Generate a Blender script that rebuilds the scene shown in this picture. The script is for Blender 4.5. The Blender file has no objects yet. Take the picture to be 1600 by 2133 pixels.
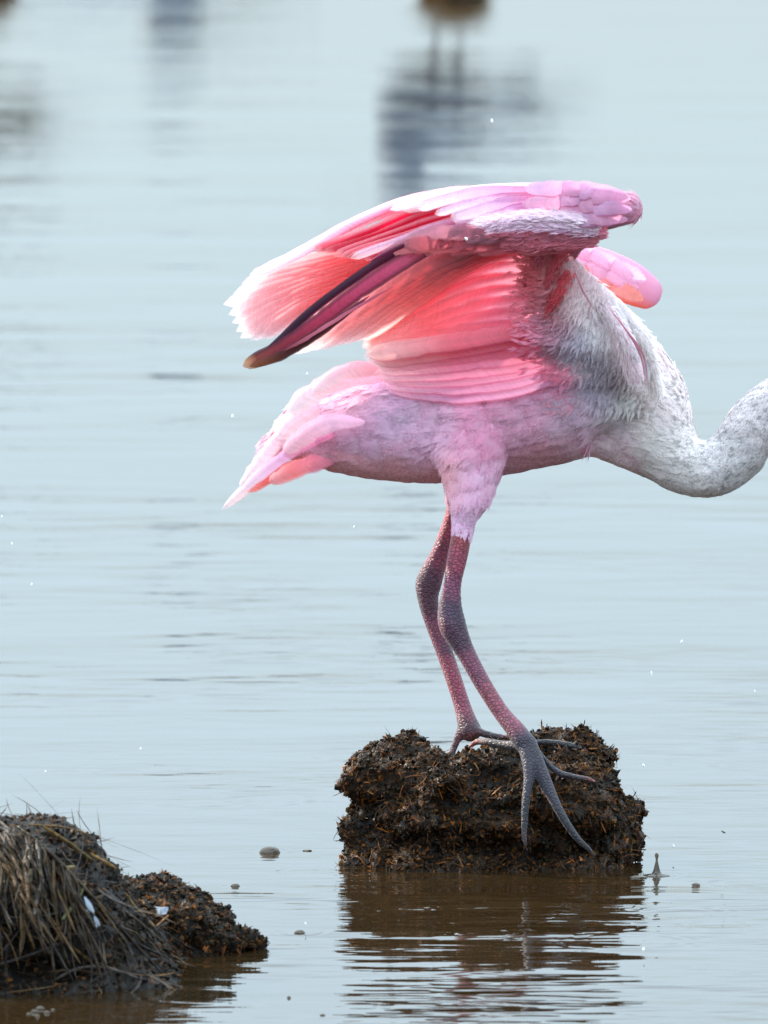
import bpy, bmesh, math, random
import numpy as np
from mathutils import Vector, noise as mn
from mathutils.bvhtree import BVHTree

R = math.radians
rng = np.random.default_rng(7)
random.seed(7)
scene = bpy.context.scene
col = scene.collection

# ------------------------------------------------------------------ camera
CAM_H, CAM_D, PITCH, FPX = 0.9, 8.0, R(4.5), 21600.0
cd = bpy.data.cameras.new('camera')
cd.sensor_fit = 'VERTICAL'; cd.sensor_height = 36; cd.sensor_width = 27
cd.lens = FPX / 2133.0 * 36.0
cd.clip_start = 0.1; cd.clip_end = 6000
cam = bpy.data.objects.new('camera', cd); col.objects.link(cam)
cam.location = (0, -CAM_D, CAM_H)
cam.rotation_euler = (R(90) - PITCH, 0, 0)
cd.dof.use_dof = True; cd.dof.focus_distance = 7.96; cd.dof.aperture_fstop = 26
scene.camera = cam

# ------------------------------------------------------------------ light
SUN_AZ_X, SUN_AZ_Y, SUN_EL = -0.86, 0.52, R(33)      # towards the sun: left, behind the bird
SKY_STRENGTH = 0.12
w = bpy.data.worlds.new('World'); scene.world = w; w.use_nodes = True
nt = w.node_tree
for n in list(nt.nodes): nt.nodes.remove(n)
sky = nt.nodes.new('ShaderNodeTexSky'); sky.sky_type = 'NISHITA'; sky.sun_disc = False
sky.sun_elevation = SUN_EL
sky.sun_rotation = math.atan2(SUN_AZ_X, SUN_AZ_Y)
sky.air_density = 0.8; sky.dust_density = 0.5; sky.ozone_density = 2.0
bg = nt.nodes.new('ShaderNodeBackground'); bg.inputs[1].default_value = SKY_STRENGTH
wo = nt.nodes.new('ShaderNodeOutputWorld')
# thin pale high cloud over the whole sky, graded brighter with height
tcw = nt.nodes.new('ShaderNodeTexCoord'); sz = nt.nodes.new('ShaderNodeSeparateXYZ'); nt.links.new(tcw.outputs['Generated'], sz.inputs[0])
vr = nt.nodes.new('ShaderNodeMapRange'); vr.inputs[1].default_value = 0.0; vr.inputs[2].default_value = 0.15
vr.inputs[3].default_value = 0.41; vr.inputs[4].default_value = 1.04; nt.links.new(sz.outputs[2], vr.inputs[0])
v2 = nt.nodes.new('ShaderNodeMapRange'); v2.interpolation_type = 'SMOOTHSTEP'; v2.inputs[1].default_value = 0.25; v2.inputs[2].default_value = 0.8
v2.inputs[3].default_value = 0.0; v2.inputs[4].default_value = 1.7; nt.links.new(sz.outputs[2], v2.inputs[0])  # overhead glow added to brighten the shaded side of the plumage
va = nt.nodes.new('ShaderNodeMath'); va.operation = 'ADD'; nt.links.new(vr.outputs[0], va.inputs[0]); nt.links.new(v2.outputs[0], va.inputs[1])
vc = nt.nodes.new('ShaderNodeVectorMath'); vc.operation = 'SCALE'; vc.inputs[0].default_value = (5.95, 7.45, 8.3); nt.links.new(va.outputs[0], vc.inputs['Scale'])
vm = nt.nodes.new('ShaderNodeMix'); vm.data_type = 'RGBA'; vm.inputs[0].default_value = 0.85
nt.links.new(sky.outputs[0], vm.inputs[6]); nt.links.new(vc.outputs[0], vm.inputs[7]); nt.links.new(vm.outputs[2], bg.inputs[0])
nt.links.new(bg.outputs[0], wo.inputs[0])
sd = bpy.data.lights.new('sun', 'SUN'); sd.energy = 4.5; sd.angle = R(0.53); sd.color = (1.0, 0.90, 0.75)
sun = bpy.data.objects.new('sun', sd); col.objects.link(sun)
h = math.hypot(SUN_AZ_X, SUN_AZ_Y)
sdir = Vector((SUN_AZ_X / h * math.cos(SUN_EL), SUN_AZ_Y / h * math.cos(SUN_EL), math.sin(SUN_EL)))
sun.rotation_euler = (-sdir).to_track_quat('-Z', 'Y').to_euler()
sun.location = sdir * 20
vs = scene.view_settings
vs.view_transform = 'Standard'; vs.look = 'None'; vs.gamma = 1; vs.use_curve_mapping = False
vs.exposure = 0.79
scene.render.engine = 'CYCLES'
scene.cycles.use_denoising = True
scene.cycles.max_bounces = 14; scene.cycles.diffuse_bounces = 6; scene.cycles.transmission_bounces = 12
scene.cycles.transparent_max_bounces = 28
scene.cycles.sample_clamp_indirect = 8.0

# ------------------------------------------------------------------ projection helpers
sp, cp = math.sin(PITCH), math.cos(PITCH)
def raydir(px, py):
    a = (px - 800.0) / FPX; b = (1066.5 - py) / FPX
    return Vector((a, cp + b * sp, -sp + b * cp))
def P(px, py, Y=0.0):                 # photo pixel at a given depth -> metres
    d = raydir(px, py); t = (Y + CAM_D) / d.y
    return Vector((0, -CAM_D, CAM_H)) + d * t
def W(px, py, z=0.0):                 # photo pixel on the water plane
    d = raydir(px, py); t = (z - CAM_H) / d.z
    return Vector((0, -CAM_D, CAM_H)) + d * t
def to_px(v):                         # (n,3) -> (n,2)
    x = v[:, 0]; y = v[:, 1] + CAM_D; z = v[:, 2] - CAM_H
    f = y * cp - z * sp; u = y * sp + z * cp
    return np.stack([800 + FPX * x / f, 1066.5 - FPX * u / f], 1)
PX = 1 / 2700.0

def lin(c):
    c = np.asarray(c, float) / 255.0
    return np.where(c <= 0.04045, c / 12.92, ((c + 0.055) / 1.055) ** 2.4)

# ------------------------------------------------------------------ object helpers
def link(name, me, mat=None, parent=None):
    o = bpy.data.objects.new(name, me); col.objects.link(o)
    if mat and me and not me.materials: me.materials.append(mat)
    if parent: o.parent = parent
    return o
def tag(o, label=None, cat=None, group=None, kind=None):
    if label: o['label'] = label
    if cat: o['category'] = cat
    if group: o['group'] = group
    if kind: o['kind'] = kind
    return o
def empty(name, loc=(0, 0, 0)):
    o = bpy.data.objects.new(name, None); col.objects.link(o); o.location = loc
    o.empty_display_size = 0.02
    return o
def mesh_np(name, V, F, colors=None, uv=None, smooth=True, extra=None):
    me = bpy.data.meshes.new(name)
    V = np.asarray(V, np.float32); F = np.asarray(F, np.int32)
    k = F.shape[1]
    me.vertices.add(len(V)); me.vertices.foreach_set('co', V.ravel())
    me.loops.add(F.size); me.loops.foreach_set('vertex_index', F.ravel())
    me.polygons.add(len(F)); me.polygons.foreach_set('loop_start', np.arange(0, F.size, k, dtype=np.int32))
    me.update(calc_edges=True)
    me.polygons.foreach_set('use_smooth', np.full(len(F), smooth))
    if colors is not None:
        a = me.color_attributes.new('Col', 'FLOAT_COLOR', 'POINT')
        c = np.ones((len(V), 4), np.float32); c[:, :3] = colors
        a.data.foreach_set('color', c.ravel())
    if uv is not None:
        l = me.uv_layers.new(name='UVMap')
        l.data.foreach_set('uv', np.asarray(uv, np.float32)[F.ravel()].ravel())
    for nm, arr in (extra or {}).items():
        a = me.attributes.new(nm, 'FLOAT', 'POINT'); a.data.foreach_set('value', np.asarray(arr, np.float32))
    me.validate(); return me

def cr(pts, n):                        # Catmull-Rom resample of (k, m) array
    p = np.asarray(pts, float)
    p = np.vstack([2 * p[0] - p[1], p, 2 * p[-1] - p[-2]])
    k = len(p) - 3
    out = []
    for t in np.linspace(0, k - 1e-6, n):
        i = int(t); f = t - i
        a, b, c, d = p[i], p[i + 1], p[i + 2], p[i + 3]
        out.append(0.5 * ((2 * b) + (c - a) * f + (2 * a - 5 * b + 4 * c - d) * f * f + (3 * b - a - 3 * c + d) * f ** 3))
    return np.array(out)

def tube_vf(C, rA, rB, ref, seg=20):   # C (n,3) centre, rA radius along image-plane normal, rB along ref
    C = np.asarray(C, float); n = len(C); ref = np.asarray(ref, float)
    T = np.gradient(C, axis=0); T /= np.linalg.norm(T, axis=1)[:, None] + 1e-12
    S = np.cross(T, ref); S /= np.linalg.norm(S, axis=1)[:, None] + 1e-12
    B = np.cross(S, T)
    th = np.linspace(0, 2 * np.pi, seg, endpoint=False)
    V = C[:, None] + rA[:, None, None] * np.cos(th)[None, :, None] * S[:, None] + rB[:, None, None] * np.sin(th)[None, :, None] * B[:, None]
    V = V.reshape(-1, 3)
    F = []
    for i in range(n - 1):
        for j in range(seg):
            k = (j + 1) % seg
            F.append((i * seg + j, i * seg + k, (i + 1) * seg + k, (i + 1) * seg + j))
    V = np.vstack([V, C[0], C[-1]])
    a, b = len(V) - 2, len(V) - 1
    tri = []
    for j in range(seg):
        k = (j + 1) % seg
        tri.append((a, k, j)); tri.append((b, (n - 1) * seg + j, (n - 1) * seg + k))
    return V, F, tri
def round_ends(C, r1, r2, a=True, b=True):
    # add hemispherical ends
    C = list(map(np.array, C)); r1 = list(r1); r2 = list(r2)
    if a:
        t = C[0] - C[1]; t = t / (np.linalg.norm(t) + 1e-9); c, x, y = C[0], r1[0], r2[0]
        for f in (0.5, 0.8, 0.97):
            s = math.sqrt(1 - f * f); C.insert(0, c + t * x * f); r1.insert(0, x * s); r2.insert(0, y * s)
    if b:
        t = C[-1] - C[-2]; t = t / (np.linalg.norm(t) + 1e-9); c, x, y = C[-1], r1[-1], r2[-1]
        for f in (0.5, 0.8, 0.97):
            s = math.sqrt(1 - f * f); C.append(c + t * x * f); r1.append(x * s); r2.append(y * s)
    return np.array(C), np.array(r1), np.array(r2)

class Blob:                            # union of tubes, merged to ONE surface by voxel remesh
    def __init__(s): s.bm = bmesh.new()
    def tube(s, rows, n=40, ref=(0, 1, 0), seg=22, world=False):
        # rows: (px, py, Y, r_px_inplane, r_px_depth)
        rows = [r if len(r) == 5 else tuple(r) + (r[3],) for r in rows]
        q = cr(rows, n)
        if world: C = q[:, :3]; a, b = q[:, 3], q[:, 4]
        else:
            C = np.array([P(x, y, Y) for x, y, Y in q[:, :3]]); a, b = q[:, 3] * PX, q[:, 4] * PX
        a = np.maximum(a, 2e-4); b = np.maximum(b, 2e-4)
        C, a, b = round_ends(C, a, b)
        V, F, T = tube_vf(C, a, b, ref, seg)
        vs_ = [s.bm.verts.new(v) for v in V]
        for f in F + T:
            try: s.bm.faces.new([vs_[i] for i in f])
            except ValueError: pass
    def ball(s, c, r, sc=(1, 1, 1)):
        res = bmesh.ops.create_icosphere(s.bm, subdivisions=3, radius=r)
        for v in res['verts']: v.co = Vector((v.co.x * sc[0], v.co.y * sc[1], v.co.z * sc[2])) + Vector(c)
    def mesh(s, name, voxel, smooth=6, fac=0.5):
        bmesh.ops.recalc_face_normals(s.bm, faces=s.bm.faces)
        me = bpy.data.meshes.new(name); s.bm.to_mesh(me); s.bm.free()
        o = bpy.data.objects.new(name, me); col.objects.link(o)
        m = o.modifiers.new('r', 'REMESH'); m.mode = 'VOXEL'; m.voxel_size = voxel
        if smooth:
            k = o.modifiers.new('s', 'SMOOTH'); k.iterations = smooth; k.factor = fac
        dg = bpy.context.evaluated_depsgraph_get()
        out = bpy.data.meshes.new_from_object(o.evaluated_get(dg))
        bpy.data.objects.remove(o); bpy.data.meshes.remove(me)
        out.name = name
        out.polygons.foreach_set('use_smooth', np.ones(len(out.polygons), bool))
        return out
def verts_np(me):
    a = np.empty(len(me.vertices) * 3, np.float32); me.vertices.foreach_get('co', a); return a.reshape(-1, 3).astype(float)
def normals_np(me):
    a = np.empty(len(me.vertices) * 3, np.float32); me.vertices.foreach_get('normal', a); return a.reshape(-1, 3).astype(float)
def set_verts(me, V):
    me.vertices.foreach_set('co', np.asarray(V, np.float32).ravel()); me.update()
def set_color(me, c):
    a = me.color_attributes.get('Col') or me.color_attributes.new('Col', 'FLOAT_COLOR', 'POINT')
    q = np.ones((len(me.vertices), 4), np.float32); q[:, :3] = c; a.data.foreach_set('color', q.ravel())
def set_float(me, nm, v):
    a = me.attributes.new(nm, 'FLOAT', 'POINT'); a.data.foreach_set('value', np.asarray(v, np.float32))
def rbf(pts, cols, q, sig):            # gaussian-weighted blend of control colours at pixel positions q
    pts = np.asarray(pts, float); cols = np.asarray(cols, float)
    d2 = ((q[:, None] - pts[None]) ** 2).sum(2)
    wgt = np.exp(-d2 / (2 * sig * sig)) + 1e-9 / (d2 + 1)
    wgt /= wgt.sum(1)[:, None]
    return wgt @ cols
def sample_surface(me, n, wfun=None):
    me.calc_loop_triangles()
    t = np.empty(len(me.loop_triangles) * 3, np.int32); me.loop_triangles.foreach_get('vertices', t); t = t.reshape(-1, 3)
    V = verts_np(me); N = normals_np(me)
    a = np.linalg.norm(np.cross(V[t[:, 1]] - V[t[:, 0]], V[t[:, 2]] - V[t[:, 0]]), axis=1)
    if wfun is not None: a = a * wfun(V[t].mean(1), N[t].mean(1))
    idx = rng.choice(len(t), n, p=a / a.sum())
    r1 = np.sqrt(rng.random(n)); r2 = rng.random(n)
    b = np.stack([1 - r1, r1 * (1 - r2), r1 * r2], 1)
    p = (V[t[idx]] * b[..., None]).sum(1); nn = (N[t[idx]] * b[..., None]).sum(1)
    nn /= np.linalg.norm(nn, axis=1)[:, None] + 1e-9
    return p, nn
def norm(v): return v / (np.linalg.norm(v, axis=-1, keepdims=True) + 1e-12)
def blades(name, B, D, N, L, Wd, colr, segs=3, lift=0.2, curl=0.0, jag=None, tipc=None, soft=True, point=0.6):
    """many small curved strips in one mesh: base B, direction D, surface normal N"""
    n = len(B); D = norm(D - (D * N).sum(1)[:, None] * N); S = norm(np.cross(D, N))
    L = np.broadcast_to(L, n); Wd = np.broadcast_to(Wd, n); lift = np.broadcast_to(lift, n); curl = np.broadcast_to(curl, n)
    V = np.zeros((n, segs + 1, 2, 3)); Cc = np.zeros((n, segs + 1, 2, 3))
    for k in range(segs + 1):
        u = k / segs
        c = B + D * (L * u)[:, None] + N * (L * lift * u * (1 + 0.0 * u) + 0.0003)[:, None] + S * (L * curl * u * u)[:, None]
        wd = Wd * (0.35 + 0.65 * math.sin(math.pi * min(1, u * 1.3 + 0.05))) if u < 0.75 else Wd * point
        if k == segs: wd = Wd * 0.12
        V[:, k, 0] = c + S * (wd / 2)[:, None]; V[:, k, 1] = c - S * (wd / 2)[:, None]
        cc = colr if tipc is None else colr * (1 - u) + tipc * u
        Cc[:, k, 0] = cc; Cc[:, k, 1] = cc
    base = (np.arange(n) * (segs + 1) * 2)[:, None, None]
    q = np.array([[2 * k, 2 * k + 2, 2 * k + 3, 2 * k + 1] for k in range(segs)])[None]
    F = (base + q).reshape(-1, 4)
    fd = np.interp(np.linspace(0, 1, segs + 1), [0, .25, .6, 1], [.75, 0, .2, 1]) if soft else np.zeros(segs + 1)
    me = mesh_np(name, V.reshape(-1, 3), F, Cc.reshape(-1, 3), extra={'fade': np.tile(np.repeat(fd, 2), n)})
    if soft:
        NN = np.repeat(N, (segs + 1) * 2, axis=0)
        me.normals_split_custom_set_from_vertices([tuple(x) for x in NN])
    return me

# ------------------------------------------------------------------ materials
def new_mat(name):
    m = bpy.data.materials.new(name); m.use_nodes = True
    t = m.node_tree
    for n in list(t.nodes): t.nodes.remove(n)
    return m, t, t.nodes.new, t.links.new
def M_feather(name, transl=0.45, rough=0.6, streak=0.17, sheen=0.15, barb=0.45):
    m, t, N, L = new_mat(name)
    out = N('ShaderNodeOutputMaterial'); ca = N('ShaderNodeVertexColor'); ca.layer_name = 'Col'
    uv = N('ShaderNodeUVMap'); mp = N('ShaderNodeMapping'); mp.inputs['Scale'].default_value = (420, 26, 1)
    L(uv.outputs[0], mp.inputs[0])
    nz = N('ShaderNodeTexNoise'); nz.inputs['Scale'].default_value = 1; nz.inputs['Detail'].default_value = 3
    L(mp.outputs[0], nz.inputs['Vector'])
    mp2 = N('ShaderNodeMapping'); mp2.inputs['Scale'].default_value = (14, 260, 1); L(uv.outputs[0], mp2.inputs[0])
    nz2 = N('ShaderNodeTexNoise'); nz2.inputs['Scale'].default_value = 1; nz2.inputs['Detail'].default_value = 2
    L(mp2.outputs[0], nz2.inputs['Vector'])
    ad = N('ShaderNodeMath'); ad.operation = 'ADD'; L(nz.outputs[0], ad.inputs[0]); L(nz2.outputs[0], ad.inputs[1])
    mr = N('ShaderNodeMapRange'); mr.inputs[1].default_value = 0.6; mr.inputs[2].default_value = 1.4
    mr.inputs[3].default_value = 1 - streak; mr.inputs[4].default_value = 1 + streak
    L(ad.outputs[0], mr.inputs[0])
    mx = N('ShaderNodeVectorMath'); mx.operation = 'SCALE'; L(ca.outputs[0], mx.inputs[0]); L(mr.outputs[0], mx.inputs['Scale'])
    bp = N('ShaderNodeBump'); bp.inputs['Strength'].default_value = barb; bp.inputs['Distance'].default_value = 0.0006
    L(ad.outputs[0], bp.inputs['Height'])
    pb = N('ShaderNodeBsdfPrincipled'); pb.inputs['Roughness'].default_value = rough
    pb.inputs['Sheen Weight'].default_value = sheen; pb.inputs['Sheen Roughness'].default_value = 0.5
    pb.inputs['Specular IOR Level'].default_value = 0.25
    L(mx.outputs[0], pb.inputs['Base Color']); L(bp.outputs[0], pb.inputs['Normal'])
    tr = N('ShaderNodeBsdfTranslucent'); 
    gm = N('ShaderNodeGamma'); gm.inputs[1].default_value = 1.0; L(mx.outputs[0], gm.inputs[0]); L(gm.outputs[0], tr.inputs[0])
    L(bp.outputs[0], tr.inputs['Normal'])
    ms = N('ShaderNodeMixShader'); ms.inputs[0].default_value = transl
    L(pb.outputs[0], ms.inputs[1]); L(tr.outputs[0], ms.inputs[2])
    fa = N('ShaderNodeAttribute'); fa.attribute_name = 'fade'; tp = N('ShaderNodeBsdfTransparent'); m2 = N('ShaderNodeMixShader')
    L(fa.outputs['Fac'], m2.inputs[0]); L(ms.outputs[0], m2.inputs[1]); L(tp.outputs[0], m2.inputs[2]); L(m2.outputs[0], out.inputs[0])
    return m
def M_plain(name, colr, rough=0.5, spec=0.5, bump=None, var=0.0):
    m, t, N, L = new_mat(name)
    out = N('ShaderNodeOutputMaterial'); pb = N('ShaderNodeBsdfPrincipled')
    pb.inputs['Roughness'].default_value = rough; pb.inputs['Specular IOR Level'].default_value = spec
    tc = N('ShaderNodeTexCoord'); nz = N('ShaderNodeTexNoise'); nz.inputs['Scale'].default_value = (bump or (40, 0))[0]
    nz.inputs['Detail'].default_value = 6; L(tc.outputs['Object'], nz.inputs['Vector'])
    rp = N('ShaderNodeMapRange'); rp.inputs[1].default_value = 0.3; rp.inputs[2].default_value = 0.7
    rp.inputs[3].default_value = 1 - var; rp.inputs[4].default_value = 1 + var; L(nz.outputs[0], rp.inputs[0])
    v = N('ShaderNodeVectorMath'); v.operation = 'SCALE'; v.inputs[0].default_value = colr; L(rp.outputs[0], v.inputs['Scale'])
    L(v.outputs[0], pb.inputs['Base Color'])
    if bump:
        bp = N('ShaderNodeBump'); bp.inputs['Strength'].default_value = 1; bp.inputs['Distance'].default_value = bump[1]
        L(nz.outputs[0], bp.inputs['Height']); L(bp.outputs[0], pb.inputs['Normal'])
    L(pb.outputs[0], out.inputs[0]); return m
def M_body():                          # plumage and bare skin of the body, told apart by the attribute 'skin'
    m, t, N, L = new_mat('body_plumage_and_skin')
    out = N('ShaderNodeOutputMaterial'); ca = N('ShaderNodeVertexColor'); ca.layer_name = 'Col'
    at = N('ShaderNodeAttribute'); at.attribute_name = 'skin'
    tc = N('ShaderNodeTexCoord')
    # skin scales
    vo = N('ShaderNodeTexVoronoi'); vo.feature = 'DISTANCE_TO_EDGE'; vo.inputs['Scale'].default_value = 1
    mp = N('ShaderNodeMapping'); mp.inputs['Scale'].default_value = (330, 330, 420); L(tc.outputs['Object'], mp.inputs[0]); L(mp.outputs[0], vo.inputs['Vector'])
    mr = N('ShaderNodeMapRange'); mr.inputs[1].default_value = 0.0; mr.inputs[2].default_value = 0.22
    mr.inputs[3].default_value = 0.35; mr.inputs[4].default_value = 1.2; L(vo.outputs[0], mr.inputs[0])
    # plumage mottling
    nz = N('ShaderNodeTexNoise'); nz.inputs['Scale'].default_value = 55; nz.inputs['Detail'].default_value = 6; L(tc.outputs['Object'], nz.inputs['Vector'])
    mr2 = N('ShaderNodeMapRange'); mr2.inputs[1].default_value = 0.3; mr2.inputs[2].default_value = 0.7
    mr2.inputs[3].default_value = 0.96; mr2.inputs[4].default_value = 1.03; L(nz.outputs[0], mr2.inputs[0])
    mi = N('ShaderNodeMix'); L(at.outputs['Fac'], mi.inputs[0]); L(mr2.outputs[0], mi.inputs[2]); L(mr.outputs[0], mi.inputs[3])
    sc_ = N('ShaderNodeVectorMath'); sc_.operation = 'SCALE'; L(ca.outputs[0], sc_.inputs[0]); L(mi.outputs[0], sc_.inputs['Scale'])
    pb = N('ShaderNodeBsdfPrincipled'); L(sc_.outputs[0], pb.inputs['Base Color'])
    ro = N('ShaderNodeMapRange'); ro.inputs[3].default_value = 0.8; ro.inputs[4].default_value = 0.52; L(at.outputs['Fac'], ro.inputs[0]); L(ro.outputs[0], pb.inputs['Roughness'])
    pb.inputs['Sheen Weight'].default_value = 0.2
    bh = N('ShaderNodeMath'); bh.operation = 'MULTIPLY'; L(mr.outputs[0], bh.inputs[0]); L(at.outputs['Fac'], bh.inputs[1])
    bp = N('ShaderNodeBump'); bp.inputs['Strength'].default_value = 0.7; bp.inputs['Distance'].default_value = 0.0006
    L(bh.outputs[0], bp.inputs['Height']); L(bp.outputs[0], pb.inputs['Normal'])
    pb.inputs['Subsurface Weight'].default_value = 0.15; pb.inputs['Subsurface Radius'].default_value = (0.012, 0.006, 0.004); pb.inputs['Subsurface Scale'].default_value = 1
    L(pb.outputs[0], out.inputs[0]); return m
def M_peat(name, wet=0.35, hi=1.0, tl=.3):
    m, t, N, L = new_mat(name)
    out = N('ShaderNodeOutputMaterial'); ca = N('ShaderNodeVertexColor'); ca.layer_name = 'Col'
    tc = N('ShaderNodeTexCoord'); nz = N('ShaderNodeTexNoise'); nz.inputs['Scale'].default_value = 170; nz.inputs['Detail'].default_value = 8
    L(tc.outputs['Object'], nz.inputs['Vector'])
    mr = N('ShaderNodeMapRange'); mr.inputs[1].default_value = 0.3; mr.inputs[2].default_value = 0.7; mr.inputs[3].default_value = 0.5; mr.inputs[4].default_value = 1.4 * hi
    L(nz.outputs[0], mr.inputs[0])
    s = N('ShaderNodeVectorMath'); s.operation = 'SCALE'; L(ca.outputs[0], s.inputs[0]); L(mr.outputs[0], s.inputs['Scale'])
    pb = N('ShaderNodeBsdfPrincipled'); pb.inputs['Specular IOR Level'].default_value = .32; L(s.outputs[0], pb.inputs['Base Color'])
    n2 = N('ShaderNodeTexNoise'); n2.inputs['Scale'].default_value = 60; L(tc.outputs['Object'], n2.inputs['Vector'])
    ro = N('ShaderNodeMapRange'); ro.inputs[1].default_value = 0.4; ro.inputs[2].default_value = 0.62; ro.inputs[3].default_value = wet; ro.inputs[4].default_value = 0.85
    L(n2.outputs[0], ro.inputs[0]); L(ro.outputs[0], pb.inputs['Roughness'])
    bp = N('ShaderNodeBump'); bp.inputs['Strength'].default_value = 1; bp.inputs['Distance'].default_value = 0.003
    L(nz.outputs[0], bp.inputs['Height']); L(bp.outputs[0], pb.inputs['Normal'])
    tr = N('ShaderNodeBsdfTranslucent'); L(s.outputs[0], tr.inputs[0])
    ms = N('ShaderNodeMixShader'); ms.inputs[0].default_value = tl; L(pb.outputs[0], ms.inputs[1]); L(tr.outputs[0], ms.inputs[2])
    L(ms.outputs[0], out.inputs[0]); return m
def M_water():
    m, t, N, L = new_mat('lagoon_water')
    out = N('ShaderNodeOutputMaterial'); pb = N('ShaderNodeBsdfPrincipled')
    pb.inputs['Base Color'].default_value = (0.021, 0.012, 0.005, 1)
    pb.inputs['Roughness'].default_value = 0.02; pb.inputs['IOR'].default_value = 1.333
    geo = N('ShaderNodeNewGeometry')
    def nz(scale, detail, sx=1.0, sy=1.0, off=0.0, rot=0.0):
        mp = N('ShaderNodeMapping'); mp.inputs['Scale'].default_value = (sx, sy, 1); mp.inputs['Location'].default_value = (off, off * .7, off)
        mp.inputs['Rotation'].default_value = (0, 0, rot)
        L(geo.outputs['Position'], mp.inputs[0])
        n = N('ShaderNodeTexNoise'); n.inputs['Scale'].default_value = scale; n.inputs['Detail'].default_value = detail
        n.inputs['Roughness'].default_value = 0.5
        L(mp.outputs[0], n.inputs['Vector']); return n.outputs[0]
    def mul(a, k):
        x = N('ShaderNodeMath'); x.operation = 'MULTIPLY'; L(a, x.inputs[0])
        if isinstance(k, float): x.inputs[1].default_value = k
        else: L(k, x.inputs[1])
        return x.outputs[0]
    def add(a, b):
        x = N('ShaderNodeMath'); x.operation = 'ADD'; L(a, x.inputs[0]); L(b, x.inputs[1]); return x.outputs[0]
    def ramp(a, lo, hi, o0=0.0, o1=1.0):
        x = N('ShaderNodeMapRange'); x.inputs[1].default_value = lo; x.inputs[2].default_value = hi
        x.inputs[3].default_value = o0; x.inputs[4].default_value = o1; x.interpolation_type = 'SMOOTHSTEP'
        L(a, x.inputs[0]); return x.outputs[0]
    sep = N('ShaderNodeSeparateXYZ'); L(geo.outputs['Position'], sep.inputs[0])
    swell = mul(nz(1.3, 1, 0.8, 1.3), 0.0036)
    med = mul(mul(nz(5.5, 2, 0.55, 1.3, 3.1), ramp(nz(1.1, 1, off=9), 0.35, 0.7, 0.25, 1.0)), 0.0062)
    fall = ramp(sep.outputs[1], -1.0, 9.0, 1.0, 0.3)
    fine = mul(mul(nz(17, 2, 0.6, 1.4, 5.5), ramp(nz(3.0, 2, off=2.2), 0.42, 0.66, 0.30, 1.0)), 0.0034)
    fine = mul(fine, fall); med = mul(med, ramp(sep.outputs[1], 2.0, 14.0, 1.0, 0.22))
    tiny = mul(mul(nz(55, 2, 0.5, 1.2, 7.7), ramp(nz(6.0, 2, off=4.2), 0.5, 0.7, 0.0, 1.0)), 0.0003)
    tiny = mul(tiny, ramp(sep.outputs[1], -0.5, 2.5, 1.0, 0.0))
    bp = N('ShaderNodeBump'); bp.inputs['Strength'].default_value = 1; bp.inputs['Distance'].default_value = 1
    L(add(add(swell, med), add(fine, tiny)), bp.inputs['Height'])
    L(bp.outputs[0], pb.inputs['Normal']); L(pb.outputs[0], out.inputs[0]); return m

MF = M_feather('feather_vane', transl=0.48)
MFT = M_feather('thin_backlit_vane', transl=0.66)
MFD = M_feather('dark_flight_feather', transl=0.12, rough=0.55, streak=0.2, sheen=0)
MFO = M_feather('thick_pale_vane', transl=0.16)
MPL = M_feather('soft_plumage', transl=0.2, rough=0.8, streak=0.0, sheen=0.3, barb=0.0)
MB = M_body(); MPEAT = M_peat('wet_peat'); MFIB = M_peat('peat_fibre', 0.3, 1.2, .42); MSTRAW = M_peat('dead_straw', 0.35, 1.1)
MW = M_water()

# ------------------------------------------------------------------ water
def axis(lo, hi, step, far, grow=1.35):
    a = list(np.arange(lo, hi + 1e-9, step)); s = step; x = hi
    up = []
    while x < far: s *= grow; x += s; up.append(x)
    s = step; x = lo; dn = []
    while x > -far: s *= grow; x -= s; dn.append(x)
    return np.array(dn[::-1] + a + up)
xs = axis(-0.36, 0.36, 0.0016, 2500); ys = axis(-1.05, 1.3, 0.0045, 2500)
X, Y = np.meshgrid(xs, ys)
Z = np.zeros_like(X)
RINGS = [  # px, py, half width px, amplitude mm, wavelength mm
    (562, 1668, 82, .22, 16), (840, 1893, 60, .55, 9), (1012, 1942, 58, .5, 9), (960, 1921, 45, .4, 8), (1205, 1930, 110, .35, 10),
    (1255, 1888, 70, .5, 9), (1368, 1823, 48, .5, 11), (1490, 1930, 70, .3, 9), (1560, 1840, 90, .35, 14), (1420, 1900, 95, .3, 12),
    (490, 1846, 25, .4, 8), (625, 1943, 40, .5, 9), (560, 1772, 34, .5, 10), (1090, 1905, 80, .35, 9), (330, 1500, 60, .2, 16),
    (250, 1600, 90, .18, 18), (700, 1575, 60, .2, 15), (1430, 1590, 70, .2, 16), (1300, 1960, 130, .28, 12), (640, 1815, 60, .4, 11), (100, 2112, 50, .5, 9)]
for (px, py, hw, amp, lam) in RINGS:
    c = W(px, py); r0 = hw * PX * (c.y + CAM_D) / CAM_D; lam *= 1e-3
    r = np.hypot(X - c.x, (Y - c.y))
    wob = 1 + 0.06 * np.sin(3 * np.arctan2(Y - c.y, X - c.x) + px)
    Z += amp * 1e-3 * 0.6 * np.cos(2 * np.pi * (r * wob - r0) / lam) * np.exp(-((r * wob - r0) / (lam * 0.9)) ** 2)
ny, nx = X.shape
V = np.stack([X, Y, Z], 2).reshape(-1, 3)
i = np.arange(ny - 1)[:, None] * nx + np.arange(nx - 1)[None]
F = np.stack([i, i + 1, i + nx + 1, i + nx], 2).reshape(-1, 4)
water = link('water', mesh_np('water', V, F), MW); tag(water, 'calm pale blue lagoon water with small ripples', kind='structure')
bed = mesh_np('lagoon_bed', [(-2500, -2500, -0.6), (2500, -2500, -0.6), (2500, 2500, -0.6), (-2500, 2500, -0.6)], [(0, 1, 2, 3)])
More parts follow.
